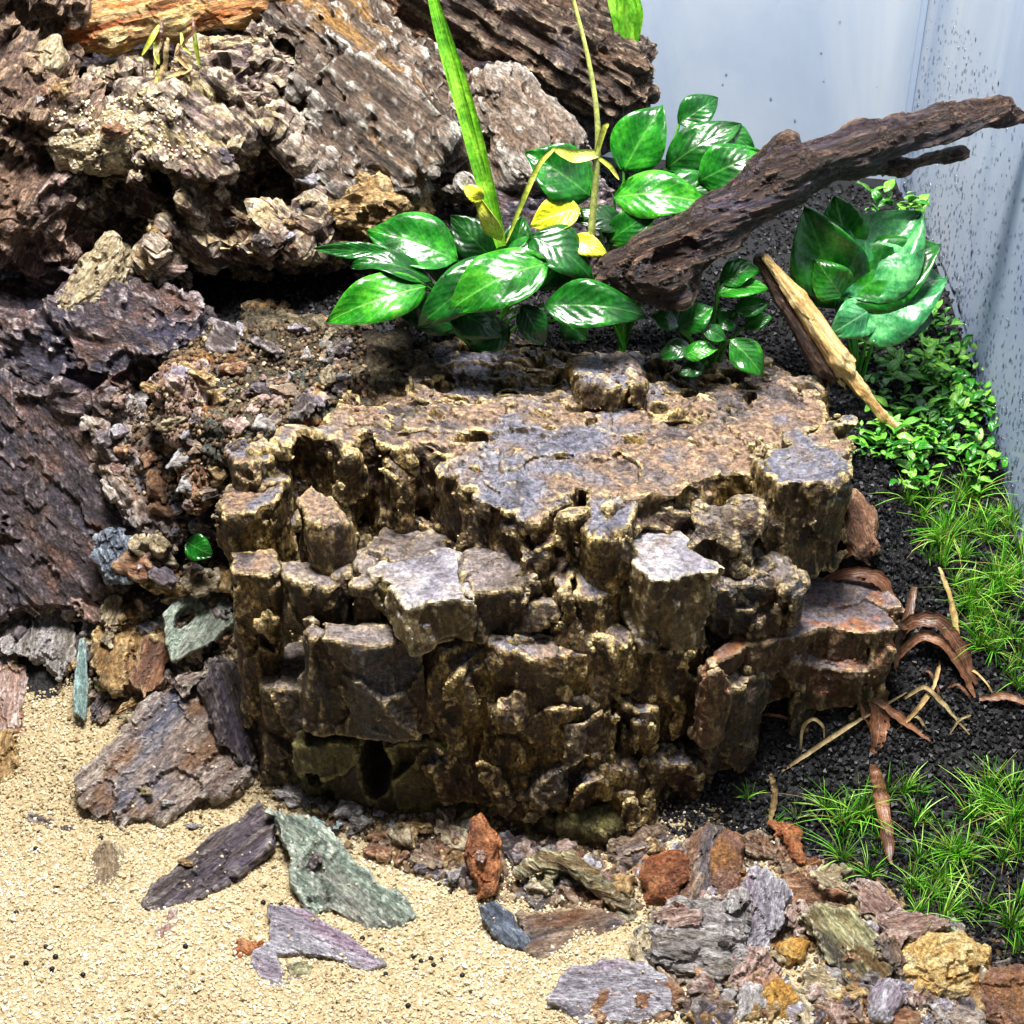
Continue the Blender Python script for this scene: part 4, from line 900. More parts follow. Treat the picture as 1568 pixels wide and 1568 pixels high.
# left pile
chip('bark_chip', 'pale mint bark chip with a dark hole left of the big rock', B, [(248, 940), (285, 905), (330, 880), (345, 905), (358, 950), (320, 985), (265, 1010), (255, 980)], 0.4, 'chip_green', 340, lift=1.4, lean=32, roll=0, holes=[(283, 945, 20, 13, 0.6)], disp=0.07, warp=0.06)
chip('bark_chip', 'thin pale teal shard standing in the sand', B, [(112, 1090), (110, 1060), (122, 975), (130, 985), (134, 1050), (130, 1105)], 0.25, 'chip_teal', 341, lift=1.3, lean=50, disp=0.03, warp=0.03)
chip('bark_chip', 'golden brown flaky bark beside the teal shard', B, [(140, 1010), (150, 960), (190, 920), (235, 910), (250, 960), (255, 1010), (235, 1050), (170, 1060)], 0.7, 'chip_gold', 342, lift=0.9, lean=30, disp=0.16)
chip('bark_chip', 'rusty inner bark flake on the golden bark', B, [(205, 1040), (225, 980), (250, 965), (262, 1000), (250, 1040), (215, 1060)], 0.3, 'chip_rust', 343, lift=1.5, lean=35, disp=0.08)
chip('bark_chip', 'yellow wood sliver under the rusty flake', B, [(178, 1085), (205, 1060), (262, 1035), (258, 1050), (215, 1078), (182, 1096)], 0.25, 'chip_gold', 344, lift=0.9, lean=25)
chip('bark_chip', 'brown bark chunk low beside the golden bark', B, [(138, 1090), (150, 1060), (190, 1050), (185, 1080), (160, 1105)], 0.4, 'chip_brown', 345, lift=0.5, lean=25)
chip('bark_chip', 'grey chip at the far left below the slab', B, [(-20, 965), (10, 945), (40, 935), (38, 960), (10, 1000), (-20, 1010)], 0.4, 'chip_grey', 346, lift=0.8, lean=25)
chip('bark_chip', 'light grey ridged chip below the leaning slab', B, [(20, 990), (55, 950), (92, 928), (98, 940), (115, 960), (110, 1010), (85, 1040), (70, 1015), (40, 1000)], 0.6, 'chip_grey', 347, lift=0.9, lean=28, disp=0.14)
chip('bark_chip', 'pink brown wood block at the left edge on the sand', B, [(-30, 1025), (10, 1010), (40, 1020), (38, 1060), (25, 1110), (-30, 1120)], 0.5, 'chip_pink', 348, lift=0.5, lean=30)
chip('bark_chip', 'red flake below the pink brown block at left', B, [(-20, 1090), (30, 1080), (42, 1095), (30, 1115), (-20, 1120)], 0.3, 'chip_rust', 349, lift=0.3)
chip('fallen_leaf', 'brown curled leaf at the left edge with a green rim', 'leaf', [(-20, 1130), (20, 1120), (38, 1140), (25, 1190), (0, 1225), (-20, 1230)], 0.15, 'chip_gold', 350, lift=0.3, lean=30)
chip('bark_chip', 'slim pink splinter leaning on the slab foot', B, [(105, 905), (120, 898), (150, 930), (160, 948), (140, 955), (118, 930)], 0.25, 'chip_pink', 351, lift=1.6, lean=45)
chip('bark_chip', 'brown splinter right of the pink one', B, [(150, 985), (165, 930), (178, 918), (182, 950), (165, 990)], 0.25, 'chip_tan', 352, lift=1.5, lean=45)
chip('bark_chip', 'red bark strips tucked under the tan slab', B, [(205, 830), (225, 850), (270, 868), (282, 885), (240, 885), (215, 865)], 0.3, 'chip_rust', 353, lift=2.0, lean=45, disp=0.1)
chip('bark_chip', 'golden flake in the gap right of the red strips', B, [(238, 900), (265, 888), (290, 892), (285, 908), (250, 915)], 0.3, 'chip_gold', 354, lift=1.8, lean=40)
chip('bark_chip', 'pale chip wedged against the big rock left side', B, [(275, 890), (300, 870), (330, 868), (335, 885), (300, 905)], 0.3, 'chip_tan', 355, lift=1.9, lean=40)
chip('slate_patch', 'blue slate stone at the lower end of the leaning slab', 'stone', [(150, 830), (180, 815), (210, 830), (225, 865), (200, 890), (165, 890), (150, 865)], 0.5, 'chip_slate', 356, lift=3.2, lean=60)
chip('orange_stone', 'reddish orange block stone above the leaning slab', 'stone', [(103, 610), (115, 590), (140, 584), (160, 615), (168, 645), (140, 660), (118, 650)], 0.9, 'stone_redbrown', 357, lift=3.6, lean=50, disp=0.08)
chip('pebble', 'white grey pebble right of the reddish block stone', 'pebble', [(172, 605), (185, 597), (204, 612), (206, 630), (195, 640), (180, 625)], 0.4, 'chip_white', 358, lift=3.4, lean=50, mode='stone')
chip('bark_chip', 'pale teal chip on the left shoulder of the big rock', B, [(312, 745), (325, 705), (345, 680), (362, 690), (350, 730), (330, 750)], 0.3, 'chip_teal', 359, lift=0.8, lean=40)
chip('white_stone', 'small white stone inside the hollow of the pitted rock', 'stone', [(392, 320), (405, 295), (425, 300), (450, 330), (462, 352), (430, 350)], 0.5, 'chip_white', 360, lift=1.6, lean=50, mode='stone')
chip('bark_chip', 'loose brown rubble flakes under the arch of the big rock', B, [(560, 1255), (600, 1235), (660, 1240), (690, 1290), (670, 1330), (610, 1300), (580, 1290)], 0.4, 'chip_brown', 361, lift=0.3, disp=0.15)
chip('bark_chip', 'dull brown flake between rubble and orange stone', B, [(640, 1240), (690, 1235), (712, 1290), (715, 1340), (690, 1345), (660, 1290)], 0.4, 'chip_brown', 362, lift=0.35, lean=25, disp=0.12)
chip('bark_chip', 'mint flake lying across the green grey chip', B, [(440, 1262), (480, 1255), (510, 1262), (500, 1278), (460, 1282)], 0.2, 'chip_teal', 363, lift=0.7, lean=18)
chip('stone_chunk', 'maroon stone behind the right flank of the big rock', 'stone', [(1292, 760), (1310, 750), (1340, 790), (1352, 840), (1320, 850), (1298, 820)], 0.8, 'chip_rust', 364, lift=0.5, lean=35, mode='stone')

# rubble gravel at the foot of the rock
def pxpoly_scatter(poly, n):
    a = np.array(poly, float); out = []
    xs = RNG.uniform(a[:, 0].min(), a[:, 0].max(), n); ys = RNG.uniform(a[:, 1].min(), a[:, 1].max(), n)
    m = poly_sd(xs.astype(np.float32), ys.astype(np.float32), a) < 0
    return list(zip(xs[m], ys[m]))
gp = []
for poly, n in (([(500, 1230), (720, 1240), (960, 1300), (960, 1400), (760, 1380), (600, 1330)], 2600),
                ([(390, 1190), (560, 1225), (720, 1235), (800, 1260), (980, 1290), (1100, 1250), (1330, 1330), (1568, 1460), (1568, 1568), (960, 1568), (1000, 1440), (900, 1380), (720, 1350), (600, 1330), (420, 1250)], 3600),
                ([(0, 940), (120, 900), (240, 880), (340, 870), (380, 1010), (300, 1040), (150, 1090), (110, 1000), (20, 1010)], 900)):
    gp += [PT(a, b) for a, b in pxpoly_scatter(poly, n)]
gp = np.array(gp); r = RNG.uniform(0.04, 0.14, len(gp)); gp[:, 2] += r * 0.4
grains('gravel_crumbs', 'brown stone crumbs scattered around the foot of the rock', 'gravel', gp, r, M['gravel_brown'], RNG.beta(2, 2, len(gp)), 'ico')
# small loose bark crumbs in the rubble
crumb = []
for k in range(8):
    rg = np.random.default_rng(900 + k); na = 7
    ang = np.sort(rg.uniform(0, 6.28, na)); rr_ = rg.uniform(0.25, 0.6, na)
    Q = np.stack([rr_ * np.cos(ang) * rg.uniform(1, 1.7), rr_ * np.sin(ang)], -1); th_ = rg.uniform(0.1, 0.28)
    def fn(X, Y, Z, Q=Q, th_=th_):
        return np.maximum(poly_sd(X, Y, Q), np.abs(Z) - th_)
    V, F, N = sdf_mesh(fn, np.r_[Q.min(0) - .2, -.5], np.r_[Q.max(0) + .2, .5], 0.06)
    V = V + N * (0.09 * facets(V * 2.5, 40 + k) + 0.06 * fbm(V * 3, 3, k))[:, None]
    me = np_mesh('bark_crumb', V, F); me.materials.append(M[['chip_brown', 'chip_pink', 'chip_grey', 'chip_rust', 'chip_tan', 'chip_dark', 'chip_gold', 'chip_lavender'][k]]); crumb.append(me)
for reg, n, lb, gr in (([(420, 1215), (720, 1260), (960, 1300), (960, 1400), (700, 1350), (560, 1310)], 190, 'small bark crumb in the rubble at the front foot of the big rock', 'bark crumbs at the rock foot'),
                  ([(980, 1290), (1180, 1290), (1330, 1350), (1568, 1480), (1568, 1568), (980, 1568), (1000, 1400)], 230, 'small bark crumb in the rubble heap at lower right', 'bark crumbs at lower right'),
                  ([(-10, 930), (120, 900), (240, 880), (345, 880), (370, 1010), (300, 1040), (130, 1090), (110, 1010), (-10, 1020)], 140, 'small bark crumb in the debris heap left of the big rock', 'bark crumbs on the left')):
    for a, b in pxpoly_scatter(reg, n):
        q = PT(a, b, 0.12); o = new_obj('bark_crumb', random.choice(crumb), None, None, q)
        o.rotation_euler = (random.uniform(-0.5, 0.7), random.uniform(-0.5, 0.5), random.uniform(0, 6.28)); s_ = random.uniform(0.4, 1.3) if gr[-1] == 't' else random.uniform(0.45, 2.1); o.scale = (s_, s_, s_)
        tag(o, lb, 'bark chip', gr)
# black soil pellets on the sand
pel = np_mesh('soil_pellet', ICO_V * 0.1, ICO_F, True); pel.materials.append(M['soil_grain'])
for a, b in [(60, 1275), (55, 1300), (155, 1283), (25, 1398), (70, 1450), (85, 1465), (40, 1475), (80, 1484), (284, 1449), (127, 1493), (430, 1385), (403, 1382), (555, 1437), (585, 1455), (632, 1465), (645, 1472), (660, 1468),
             (676, 1470), (635, 1486), (664, 1478), (708, 1494), (722, 1520), (625, 1540), (590, 1492), (673, 1355), (690, 1366), (620, 1398), (1060, 1548), (1075, 1556), (1045, 1556), (1090, 1545)]:
    q = PT(a, b, 0.06); o = new_obj('soil_pellet', pel, None, None, q)
    tag(o, 'tiny round black soil pellet lying on the pale sand', 'pellet', 'black soil pellets on the sand')

# ------------------------------------------------------------------ plants
def leaf_mesh(name, Lc, Wc, arch, cup, wave, seed, nu=16, nv=9, shape=0.85, th=0.025, tipw=1.0):
    u = np.linspace(0, 1, nu); v = np.linspace(-1, 1, nv)
    U, Vv = np.meshgrid(u, v, indexing='ij')
    w = np.sin(np.pi * np.clip(U, 0.004, 0.996) ** shape) ** 0.75 * (1 - 0.25 * U) * tipw
    x = U * Lc; y = Vv * w * Wc * 0.5
    z = arch * np.sin(np.pi * U * 0.9) - arch * 0.6 * U ** 2 + cup * np.abs(Vv) ** 1.4 * w * Wc * 0.5
    z = z + wave * Wc * vnoise(np.stack([U * 3.0, Vv * 1.6, U * 0 + seed], -1), seed) * (0.3 + np.abs(Vv))
    top = np.stack([x, y, z], -1).reshape(-1, 3); bot = top - np.array([0, 0, th])
    i, j = np.meshgrid(np.arange(nu - 1), np.arange(nv - 1), indexing='ij')
    q = np.stack([i * nv + j, (i + 1) * nv + j, (i + 1) * nv + j + 1, i * nv + j + 1], -1).reshape(-1, 4)
    n0 = nu * nv
    F = [q, q[:, ::-1] + n0]
    loop = [k * nv for k in range(nu)] + [(nu - 1) * nv + k for k in range(1, nv)] + [k * nv + nv - 1 for k in range(nu - 2, -1, -1)] + [k for k in range(nv - 2, 0, -1)]
    loop = np.array(loop); nx = np.roll(loop, -1)
    F.append(np.stack([loop, loop + n0, nx + n0, nx], -1))
    F = np.concatenate(F)
    me = np_mesh(name, np.r_[top, bot], F)
    uv = np.stack([U, (Vv + 1) / 2], -1).reshape(-1, 2); uv = np.r_[uv, uv]
    li = np.empty(len(me.loops), np.int32); me.loops.foreach_get("vertex_index", li)
    l = me.uv_layers.new(name="UVMap"); l.data.foreach_set("uv", uv[li].astype(np.float32).ravel())
    return me
def put_leaf(parent, base, tip, wpx, mat, seed, face=(0, -0.45, 1), arch=0.25, cup=0.12, wave=0.10, shape=0.85, name='leaf'):
    base = np.asarray(base); tip = np.asarray(tip)
    ax = tip - base; Lc = np.linalg.norm(ax)
    R = frame(face, ax)      # u lies in plane facing `face`
    u = unit(ax); n = unit(np.asarray(face, float) - u * np.dot(face, u)); R = np.stack([u, np.cross(n, u), n], 1)
    me = leaf_mesh(name, Lc, 1.18 * wpx * pxs(base), arch * Lc * 0.5, cup, wave, seed, shape=shape)
    return new_obj(name, me, M[mat], parent, base, R)
def ribbon(name, pts, w, mat, parent=None, th=0.03, face=(0, -1, 0.6), taper=True, fold=0.25):
    pts = np.array(pts, float)
    # smooth
    t = np.linspace(0, len(pts) - 1, 26); idx = np.arange(len(pts))
    P = np.stack([np.interp(t, idx, pts[:, k]) for k in range(3)], -1)
    for _ in range(5): P[1:-1] = (P[:-2] + 2 * P[1:-1] + P[2:]) / 4
    T = np.gradient(P, axis=0); T /= np.linalg.norm(T, axis=1, keepdims=True)
    f = np.asarray(face, float); Sd = np.cross(T, f); Sd /= np.linalg.norm(Sd, axis=1, keepdims=True) + 1e-9
    Nn = np.cross(Sd, T)
    s = np.linspace(0, 1, len(P)); P = P + (0.05 if mat in ('dead', 'straw') else 0.0) * w * RNG.normal(size=P.shape); ww = w * (1 + (0.3 if mat in ('dead', 'straw') else 0.05) * vnoise(np.stack([s * 6, s * 0 + w * 50, s * 0 + pts[0, 0]], -1), 3)) * (np.sin(np.pi * (0.12 + 0.86 * s)) ** 0.6 if taper else np.ones_like(s)) * 0.5
    rows = []
    for k, (a, b) in enumerate(((-1, 0), (-0.5, -fold * 0.7), (0, -fold), (0.5, -fold * 0.7), (1, 0))):
        rows.append(P + Sd * (ww * a)[:, None] + Nn * (ww * b)[:, None])
    top = np.stack(rows, 1); bot = top - Nn[:, None, :] * th
    nu, nv = top.shape[:2]
    i, j = np.meshgrid(np.arange(nu - 1), np.arange(nv - 1), indexing='ij')
    q = np.stack([i * nv + j, (i + 1) * nv + j, (i + 1) * nv + j + 1, i * nv + j + 1], -1).reshape(-1, 4); n0 = nu * nv
    e1 = np.stack([np.arange(nu - 1) * nv, np.arange(nu - 1) * nv + n0, np.arange(1, nu) * nv + n0, np.arange(1, nu) * nv], -1)
    e2 = e1[:, ::-1] + nv - 1
    F = np.concatenate([q[:, ::-1], q + n0, e1, e2])
    org = pts[0]
    me = np_mesh(name, np.r_[top.reshape(-1, 3), bot.reshape(-1, 3)] - org, F)
    U, Vv = np.meshgrid(s, np.linspace(0, 1, nv), indexing='ij'); uv = np.stack([U, Vv], -1).reshape(-1, 2); uv = np.r_[uv, uv]
    li = np.empty(len(me.loops), np.int32); me.loops.foreach_get("vertex_index", li)
    l = me.uv_layers.new(name="UVMap"); l.data.foreach_set("uv", uv[li].astype(np.float32).ravel())
    return new_obj(name, me, M[mat], parent, org)
def tube(name, pts, r0, r1, mat, parent=None, seg=8):
    pts = np.array(pts, float); t = np.linspace(0, len(pts) - 1, 18); idx = np.arange(len(pts))
    P = np.stack([np.interp(t, idx, pts[:, k]) for k in range(3)], -1)
    for _ in range(4): P[1:-1] = (P[:-2] + 2 * P[1:-1] + P[2:]) / 4
    T = np.gradient(P, axis=0); T /= np.linalg.norm(T, axis=1, keepdims=True)
    a = np.cross(T, [0.3, 1, 0.2]); a /= np.linalg.norm(a, axis=1, keepdims=True); b = np.cross(T, a)
    th = np.linspace(0, 2 * np.pi, seg, endpoint=False); rr = np.linspace(r0, r1, len(P))
    V = P[:, None] + rr[:, None, None] * (np.cos(th)[None, :, None] * a[:, None] + np.sin(th)[None, :, None] * b[:, None])
    n = len(P); i, j = np.meshgrid(np.arange(n - 1), np.arange(seg), indexing='ij')
    F = np.stack([i * seg + j, i * seg + (j + 1) % seg, (i + 1) * seg + (j + 1) % seg, (i + 1) * seg + j], -1).reshape(-1, 4)
    return new_obj(name, np_mesh(name, V.reshape(-1, 3) - pts[0], F), M[mat], parent, pts[0])

def leafy(name, label, crown, ycrown, leaves, group=None, stemmat='stalk'):
    c = PT(*crown); c = PY(crown[0], crown[1], ycrown) if ycrown else c
    base = c.copy(); base[2] = float(H(c[0], c[1])) - 0.1
    t = thing(name, label, 'plant', base, group)
    for k, (bx, by, tx, ty, w, mat, yb, yt, opt) in enumerate(leaves):
        b = PY(bx, by, yb); e = PY(tx, ty, yt)
        lf_ = put_leaf(t, b, e, w, mat, 40 + k, **opt)
        tube('stem', [base + np.array([0.1 * math.sin(k), 0.1 * math.cos(k), 0.0]), (base + b) / 2 + np.array([0, 0.1, 0.5]), b], 0.07, 0.045, 'leaf_light', lf_)
    return t
N0 = dict(); UPF = dict(face=(0, -0.35, 1)); FR = dict(face=(0, -0.8, 0.7)); 
leafy('broadleaf_plant', 'glossy broad leaved green plant behind the big rock', (735, 470), 12.6, [
    (652, 438, 498, 492, 74, 'leaf_light', 10.4, 9.6, dict(face=(0.1, -0.9, 0.9), arch=0.3)),
    (700, 398, 562, 352, 88, 'leaf', 11.8, 12.6, dict(face=(-0.1, -0.6, 1), arch=0.2)),
    (600, 388, 480, 380, 26, 'leaf_dark', 12.0, 12.0, dict(face=(0, -0.9, 0.5))),
    (660, 432, 540, 402, 56, 'leaf', 11.0, 11.0, dict(face=(0, -0.3, 1), arch=0.35)),
    (765, 398, 640, 500, 70, 'leaf_dark', 11.2, 10.0, dict(face=(0.5, -0.5, 0.8), arch=0.3)),
    (838, 402, 686, 474, 92, 'leaf_light', 10.7, 9.8, dict(face=(0, -0.75, 1), arch=0.3)),
    (812, 362, 908, 425, 76, 'leaf_dark', 11.8, 11.2, dict(face=(0.3, -0.7, 0.9), arch=0.3)),
    (832, 468, 988, 480, 72, 'leaf', 10.3, 10.0, dict(face=(0.05, -0.8, 0.9), arch=0.3)),
    (800, 468, 834, 528, 46, 'leaf_dark', 10.2, 9.8, dict(face=(0.1, -1, 0.5))),
    (690, 470, 770, 515, 60, 'leaf_dark', 10.6, 10.2, dict(face=(0, -0.9, 0.6))),
    (760, 400, 690, 330, 60, 'leaf_dark', 12.2, 13.0, dict(face=(-0.3, -0.8, 0.7))),
    (770, 390, 840, 385, 50, 'leaf', 11.8, 11.6, dict(face=(0.3, -0.5, 1))),
    (720, 440, 640, 350, 64, 'leaf_dark', 12.4, 13.2, dict(face=(-0.2, -0.8, 0.7))),
    (820, 440, 900, 360, 60, 'leaf_dark', 12.2, 12.8, dict(face=(0.3, -0.7, 0.8))),
    (700, 500, 600, 470, 50, 'leaf_dark', 11.4, 11.2, dict(face=(-0.1, -0.8, 0.7))),
    (780, 500, 720, 530, 52, 'leaf_dark', 10.6, 10.2, dict(face=(0, -0.9, 0.6))),
    (860, 490, 900, 520, 44, 'leaf_dark', 10.8, 10.5, dict(face=(0.1, -0.9, 0.6))),
    (780, 420, 800, 330, 56, 'leaf', 12.4, 13.0, dict(face=(0.1, -0.8, 0.7))),
    (640, 500, 690, 440, 40, 'leaf_dark', 10.6, 10.8, dict(face=(-0.4, -0.8, 0.5))),
])
leafy('broadleaf_plant', 'pale veined broad leaved plant under the upper side of the branch', (960, 380), 13.0, [
    (905, 300, 805, 232, 88, 'leaf', 13.2, 13.6, dict(face=(-0.1, -0.8, 0.9), arch=0.2)),
    (888, 318, 812, 345, 52, 'leaf_yellow', 12.6, 12.3, dict(face=(0, -0.8, 0.8))),
    (872, 368, 930, 390, 34, 'leaf_yellow', 12.0, 11.6, dict(face=(0, -0.8, 0.8))),
    (955, 262, 1015, 160, 82, 'leaf', 14.2, 15.0, dict(face=(-0.2, -0.9, 0.8), arch=0.2)),
    (940, 302, 1090, 312, 74, 'leaf_light', 13.2, 12.6, dict(face=(0.05, -0.75, 0.9), arch=0.3)),
    (1020, 258, 1135, 188, 66, 'leaf', 14.2, 14.6, dict(face=(0.2, -0.7, 0.9), arch=0.25)),
    (1070, 278, 1168, 232, 70, 'leaf', 13.4, 13.6, dict(face=(0.3, -0.8, 0.8), arch=0.25)),
    (1040, 190, 1100, 150, 50, 'leaf_dark', 15.2, 15.8, dict(face=(0.1, -0.8, 0.8))),
    (930, 372, 1010, 318, 46, 'leaf', 12.4, 12.6, dict(face=(0.2, -0.7, 0.8))),
    (960, 345, 870, 330, 44, 'leaf_dark', 12.8, 12.8, dict(face=(0, -0.7, 0.9))),
    (1000, 300, 1120, 290, 60, 'leaf_dark', 13.6, 13.4, dict(face=(0, -0.8, 0.8))),
    (1090, 200, 1155, 230, 50, 'leaf', 14.6, 14.4, dict(face=(0.3, -0.7, 0.8))),
])
leafy('round_leaf_plant', 'small round leaved plant below the branch on the rock', (1090, 505), 11.6, [
    (1100, 430, 1162, 412, 48, 'leaf', 10.6, 10.8, dict(shape=1)), (1100, 448, 1176, 440, 46, 'leaf_light', 10.3, 10.2, dict(shape=1)),
    (1125, 478, 1176, 465, 38, 'leaf', 10.2, 10.2, dict(shape=1)), (1040, 505, 1092, 470, 46, 'leaf', 10.2, 10.4, dict(shape=1, face=(-0.4, -0.8, 0.7))),
    (1045, 545, 1100, 535, 34, 'leaf_light', 9.7, 9.6, dict(shape=1)), (1118, 520, 1168, 574, 50, 'leaf_light', 9.9, 9.4, dict(shape=1, face=(0.2, -0.9, 0.7))),
    (1040, 500, 1000, 480, 44, 'leaf_dark', 10.6, 10.6, dict(shape=1)), (1100, 500, 1130, 480, 40, 'leaf_dark', 10.3, 10.4, dict(shape=1)),
    (1140, 500, 1182, 485, 32, 'leaf', 10.2, 10.2, dict(shape=1)), (1060, 530, 1010, 545, 40, 'leaf_dark', 10.0, 9.9, dict(shape=1)), (1080, 560, 1040, 572, 34, 'leaf_dark', 9.6, 9.5, dict(shape=1)),
    (1075, 505, 1110, 520, 34, 'leaf_dark', 10.0, 9.9, dict(shape=1)),
])
leafy('big_leaf_plant', 'wide overlapping glossy leaves between branch and right glass', (1330, 480), 11.6, [
    (1295, 475, 1232, 318, 112, 'leaf', 11.2, 12.0, dict(face=(-0.3, -0.9, 0.6), arch=0.15)),
    (1300, 390, 1278, 300, 70, 'leaf_light', 11.8, 12.4, dict(face=(0, -0.9, 0.5), arch=0.15)),
    (1295, 450, 1412, 325, 135, 'leaf_teal', 11.4, 12.2, dict(face=(0.1, -0.7, 1), arch=0.2)),
    (1280, 480, 1450, 425, 150, 'leaf_teal', 11.0, 11.2, dict(face=(0.1, -0.8, 0.9), arch=0.25)),
    (1295, 460, 1440, 372, 110, 'leaf', 11.2, 11.8, dict(face=(0.15, -0.6, 0.9), arch=0.25)),
    (1340, 470, 1272, 512, 60, 'leaf_teal', 10.8, 10.3, dict(face=(0, -0.9, 0.7))),
    (1290, 455, 1250, 400, 60, 'leaf_light', 11.0, 11.2, dict(face=(-0.2, -0.9, 0.6))),
    (1360, 480, 1430, 490, 70, 'leaf_dark', 10.8, 10.6, dict(face=(0.1, -0.9, 0.7))),
])
# tall blade
rd = thing('reed_plant', 'tall bright green blade rising from the broad leaves to the top edge', 'plant', PY(768, 378, 11.4))
ribbon('blade', [PY(768, 378, 11.4), PY(745, 290, 11.6), PY(712, 160, 12.0), PY(680, 60, 12.4), PY(652, -40, 12.8)], 0.62, 'reed', rd)
ribbon('blade', [PY(764, 370, 11.5), PY(738, 270, 11.7), PY(700, 130, 12.1), PY(672, 40, 12.5), PY(662, -40, 12.9)], 0.34, 'reed', rd)
put_leaf(rd, PY(768, 368, 11.2), PY(728, 296, 11.0), 26, 'leaf_yellow', 91, face=(-0.3, -1, 0.4), name='bud_leaf')
put_leaf(rd, PY(740, 305, 11.0), PY(708, 285, 10.9), 24, 'leaf_yellow', 92, face=(0, -1, 0.4), name='bud_leaf')
thn = thing('thin_stalk', 'thin pale stalk with nodes beside the broad leaves', 'plant', PY(905, 362, 12.0))
tube('stalk', [PY(905, 362, 12.0), PY(912, 280, 12.1), PY(918, 200, 12.2), PY(905, 100, 12.5), PY(870, -30, 13)], 0.13, 0.06, 'stalk', thn)
ribbon('side_leaf', [PY(915, 235, 12.1), PY(880, 240, 11.9), PY(848, 228, 11.8)], 0.42, 'stalk', thn)
ribbon('side_leaf', [PY(848, 228, 11.8), PY(825, 250, 11.7), PY(795, 320, 11.5), PY(775, 372, 11.4)], 0.18, 'stalk', thn)
ribbon('side_leaf', [PY(912, 240, 12.1), PY(925, 195, 12.0), PY(932, 190, 12.0)], 0.2, 'stalk', thn)
ribbon('side_leaf', [PY(915, 240, 12.1), PY(935, 255, 12.0), PY(948, 275, 12.0)], 0.16, 'stalk', thn)
tp = thing('reed_clump', 'green reed blades at the top edge beside the glass', 'plant', PY(965, 120, 23.2))
for k, (a, b, c, d) in enumerate([(965, 110, 945, -30), (968, 90, 960, -30), (955, 70, 930, -30), (972, 60, 968, -20)]):
    ribbon('blade', [PY(a, b, 22 + 0.1 * k), PY((a + c) / 2 + 4, (b + d) / 2, 22.2), PY(c, d, 22.4)], 0.55, 'reed', tp)
dm = thing('dry_moss_tuft', 'dry yellow moss strands hanging under the yellow branch', 'moss', PY(270, 110, 16.5))
for k in range(16):
    a = 265 + random.uniform(-35, 35); b = random.uniform(20, 120)
    ribbon('strand', [PY(a, b, 16.2), PY(a + random.uniform(-14, 14), b + 20, 15.9), PY(a + random.uniform(-30, 30), b + random.uniform(30, 60), 15.9)], random.uniform(0.1, 0.2), random.choice(['straw', 'stalk', 'dead']), dm)

# hairgrass tufts
def tuft_mesh(name, seed, nb=34, hgt=1.5, spread=0.9):
    rg = np.random.default_rng(seed); V = []; F = []; UV = []
    for b in range(nb):
        ang = rg.uniform(0, 2 * np.pi); lean = rg.uniform(0.0, 1.3) * spread; Lb = hgt * rg.uniform(0.35, 1.15); w = rg.uniform(0.012, 0.024)
        base = np.array([math.cos(ang), math.sin(ang), 0]) * rg.uniform(0, 0.22); dr = np.array([math.cos(ang), math.sin(ang), 0])
        sd = np.array([-dr[1], dr[0], 0]); tw = rg.uniform(0, 3.14); sd = sd * math.cos(tw) + np.array([0, 0, 1]) * 0.2 * math.sin(tw) + dr * math.sin(tw)
        k0 = len(V); ns = 5
        for s in range(ns + 1):
            f = s / ns
            c = base + dr * Lb * lean * f ** 1.7 * 0.8 + np.array([0, 0, 1]) * Lb * (f - 0.35 * lean * f * f)
            ww = w * (1 - f) ** 0.6 + 0.004
            V += [c - sd * ww, c + sd * ww]; 
            if s: F.append((k0 + 2 * s - 2, k0 + 2 * s - 1, k0 + 2 * s + 1, k0 + 2 * s))
    me = np_mesh(name, V, F); a_ = me.attributes.new('tone', 'FLOAT', 'POINT'); a_.data.foreach_set('value', np.repeat(rg.uniform(0, 1, nb), 12).astype(np.float32))
    return me
tm = [tuft_mesh('grass_blades', 500 + k, nb=26 + 5 * k, hgt=0.8 + 0.14 * k, spread=0.6 + 0.13 * k) for k in range(7)]
M['grass_tone'] = grain_mat('grass_blades', [(0, (150, 130, 84)), (0.07, (120, 110, 50)), (0.14, (30, 92, 16)), (0.5, (88, 170, 34)), (0.85, (146, 210, 66)), (1, (190, 230, 120))], 0.45)
for m_ in tm: m_.materials.append(M['grass_tone'])
tufts = [(1145, 1225), (1185, 1262), (1218, 1258), (1262, 1240), (1290, 1262), (1320, 1250), (1290, 1318), (1345, 1310), (1330, 1345), (1408, 1215), (1415, 1262), (1432, 1310), (1422, 1375), (1450, 1350), (1485, 1255), (1500, 1290), (1512, 1235),
         (1488, 1345), (1505, 1395), (1535, 1320), (1545, 1420), (1560, 1462), (1560, 1380), (1470, 1400), (1440, 1415), (1395, 1345), (1555, 1250), (1560, 1310),
         (1425, 828), (1410, 800), (1440, 865), (1505, 800), (1525, 785), (1545, 815), (1480, 900), (1500, 945), (1530, 910), (1545, 960), (1520, 1000), (1555, 890), (1560, 1020), (1495, 985), (1475, 860), (1560, 850), (1530, 860), (1390, 770)]
tufts += [(x_, y_) for x_, y_ in pxpoly_scatter([(1400, 770), (1540, 760), (1568, 800), (1568, 1060), (1500, 1040), (1470, 940), (1420, 860)], 62)]
tufts += [(x_, y_) for x_, y_ in pxpoly_scatter([(1150, 1200), (1260, 1220), (1400, 1200), (1568, 1200), (1568, 1470), (1500, 1440), (1400, 1400), (1300, 1330)], 50)]
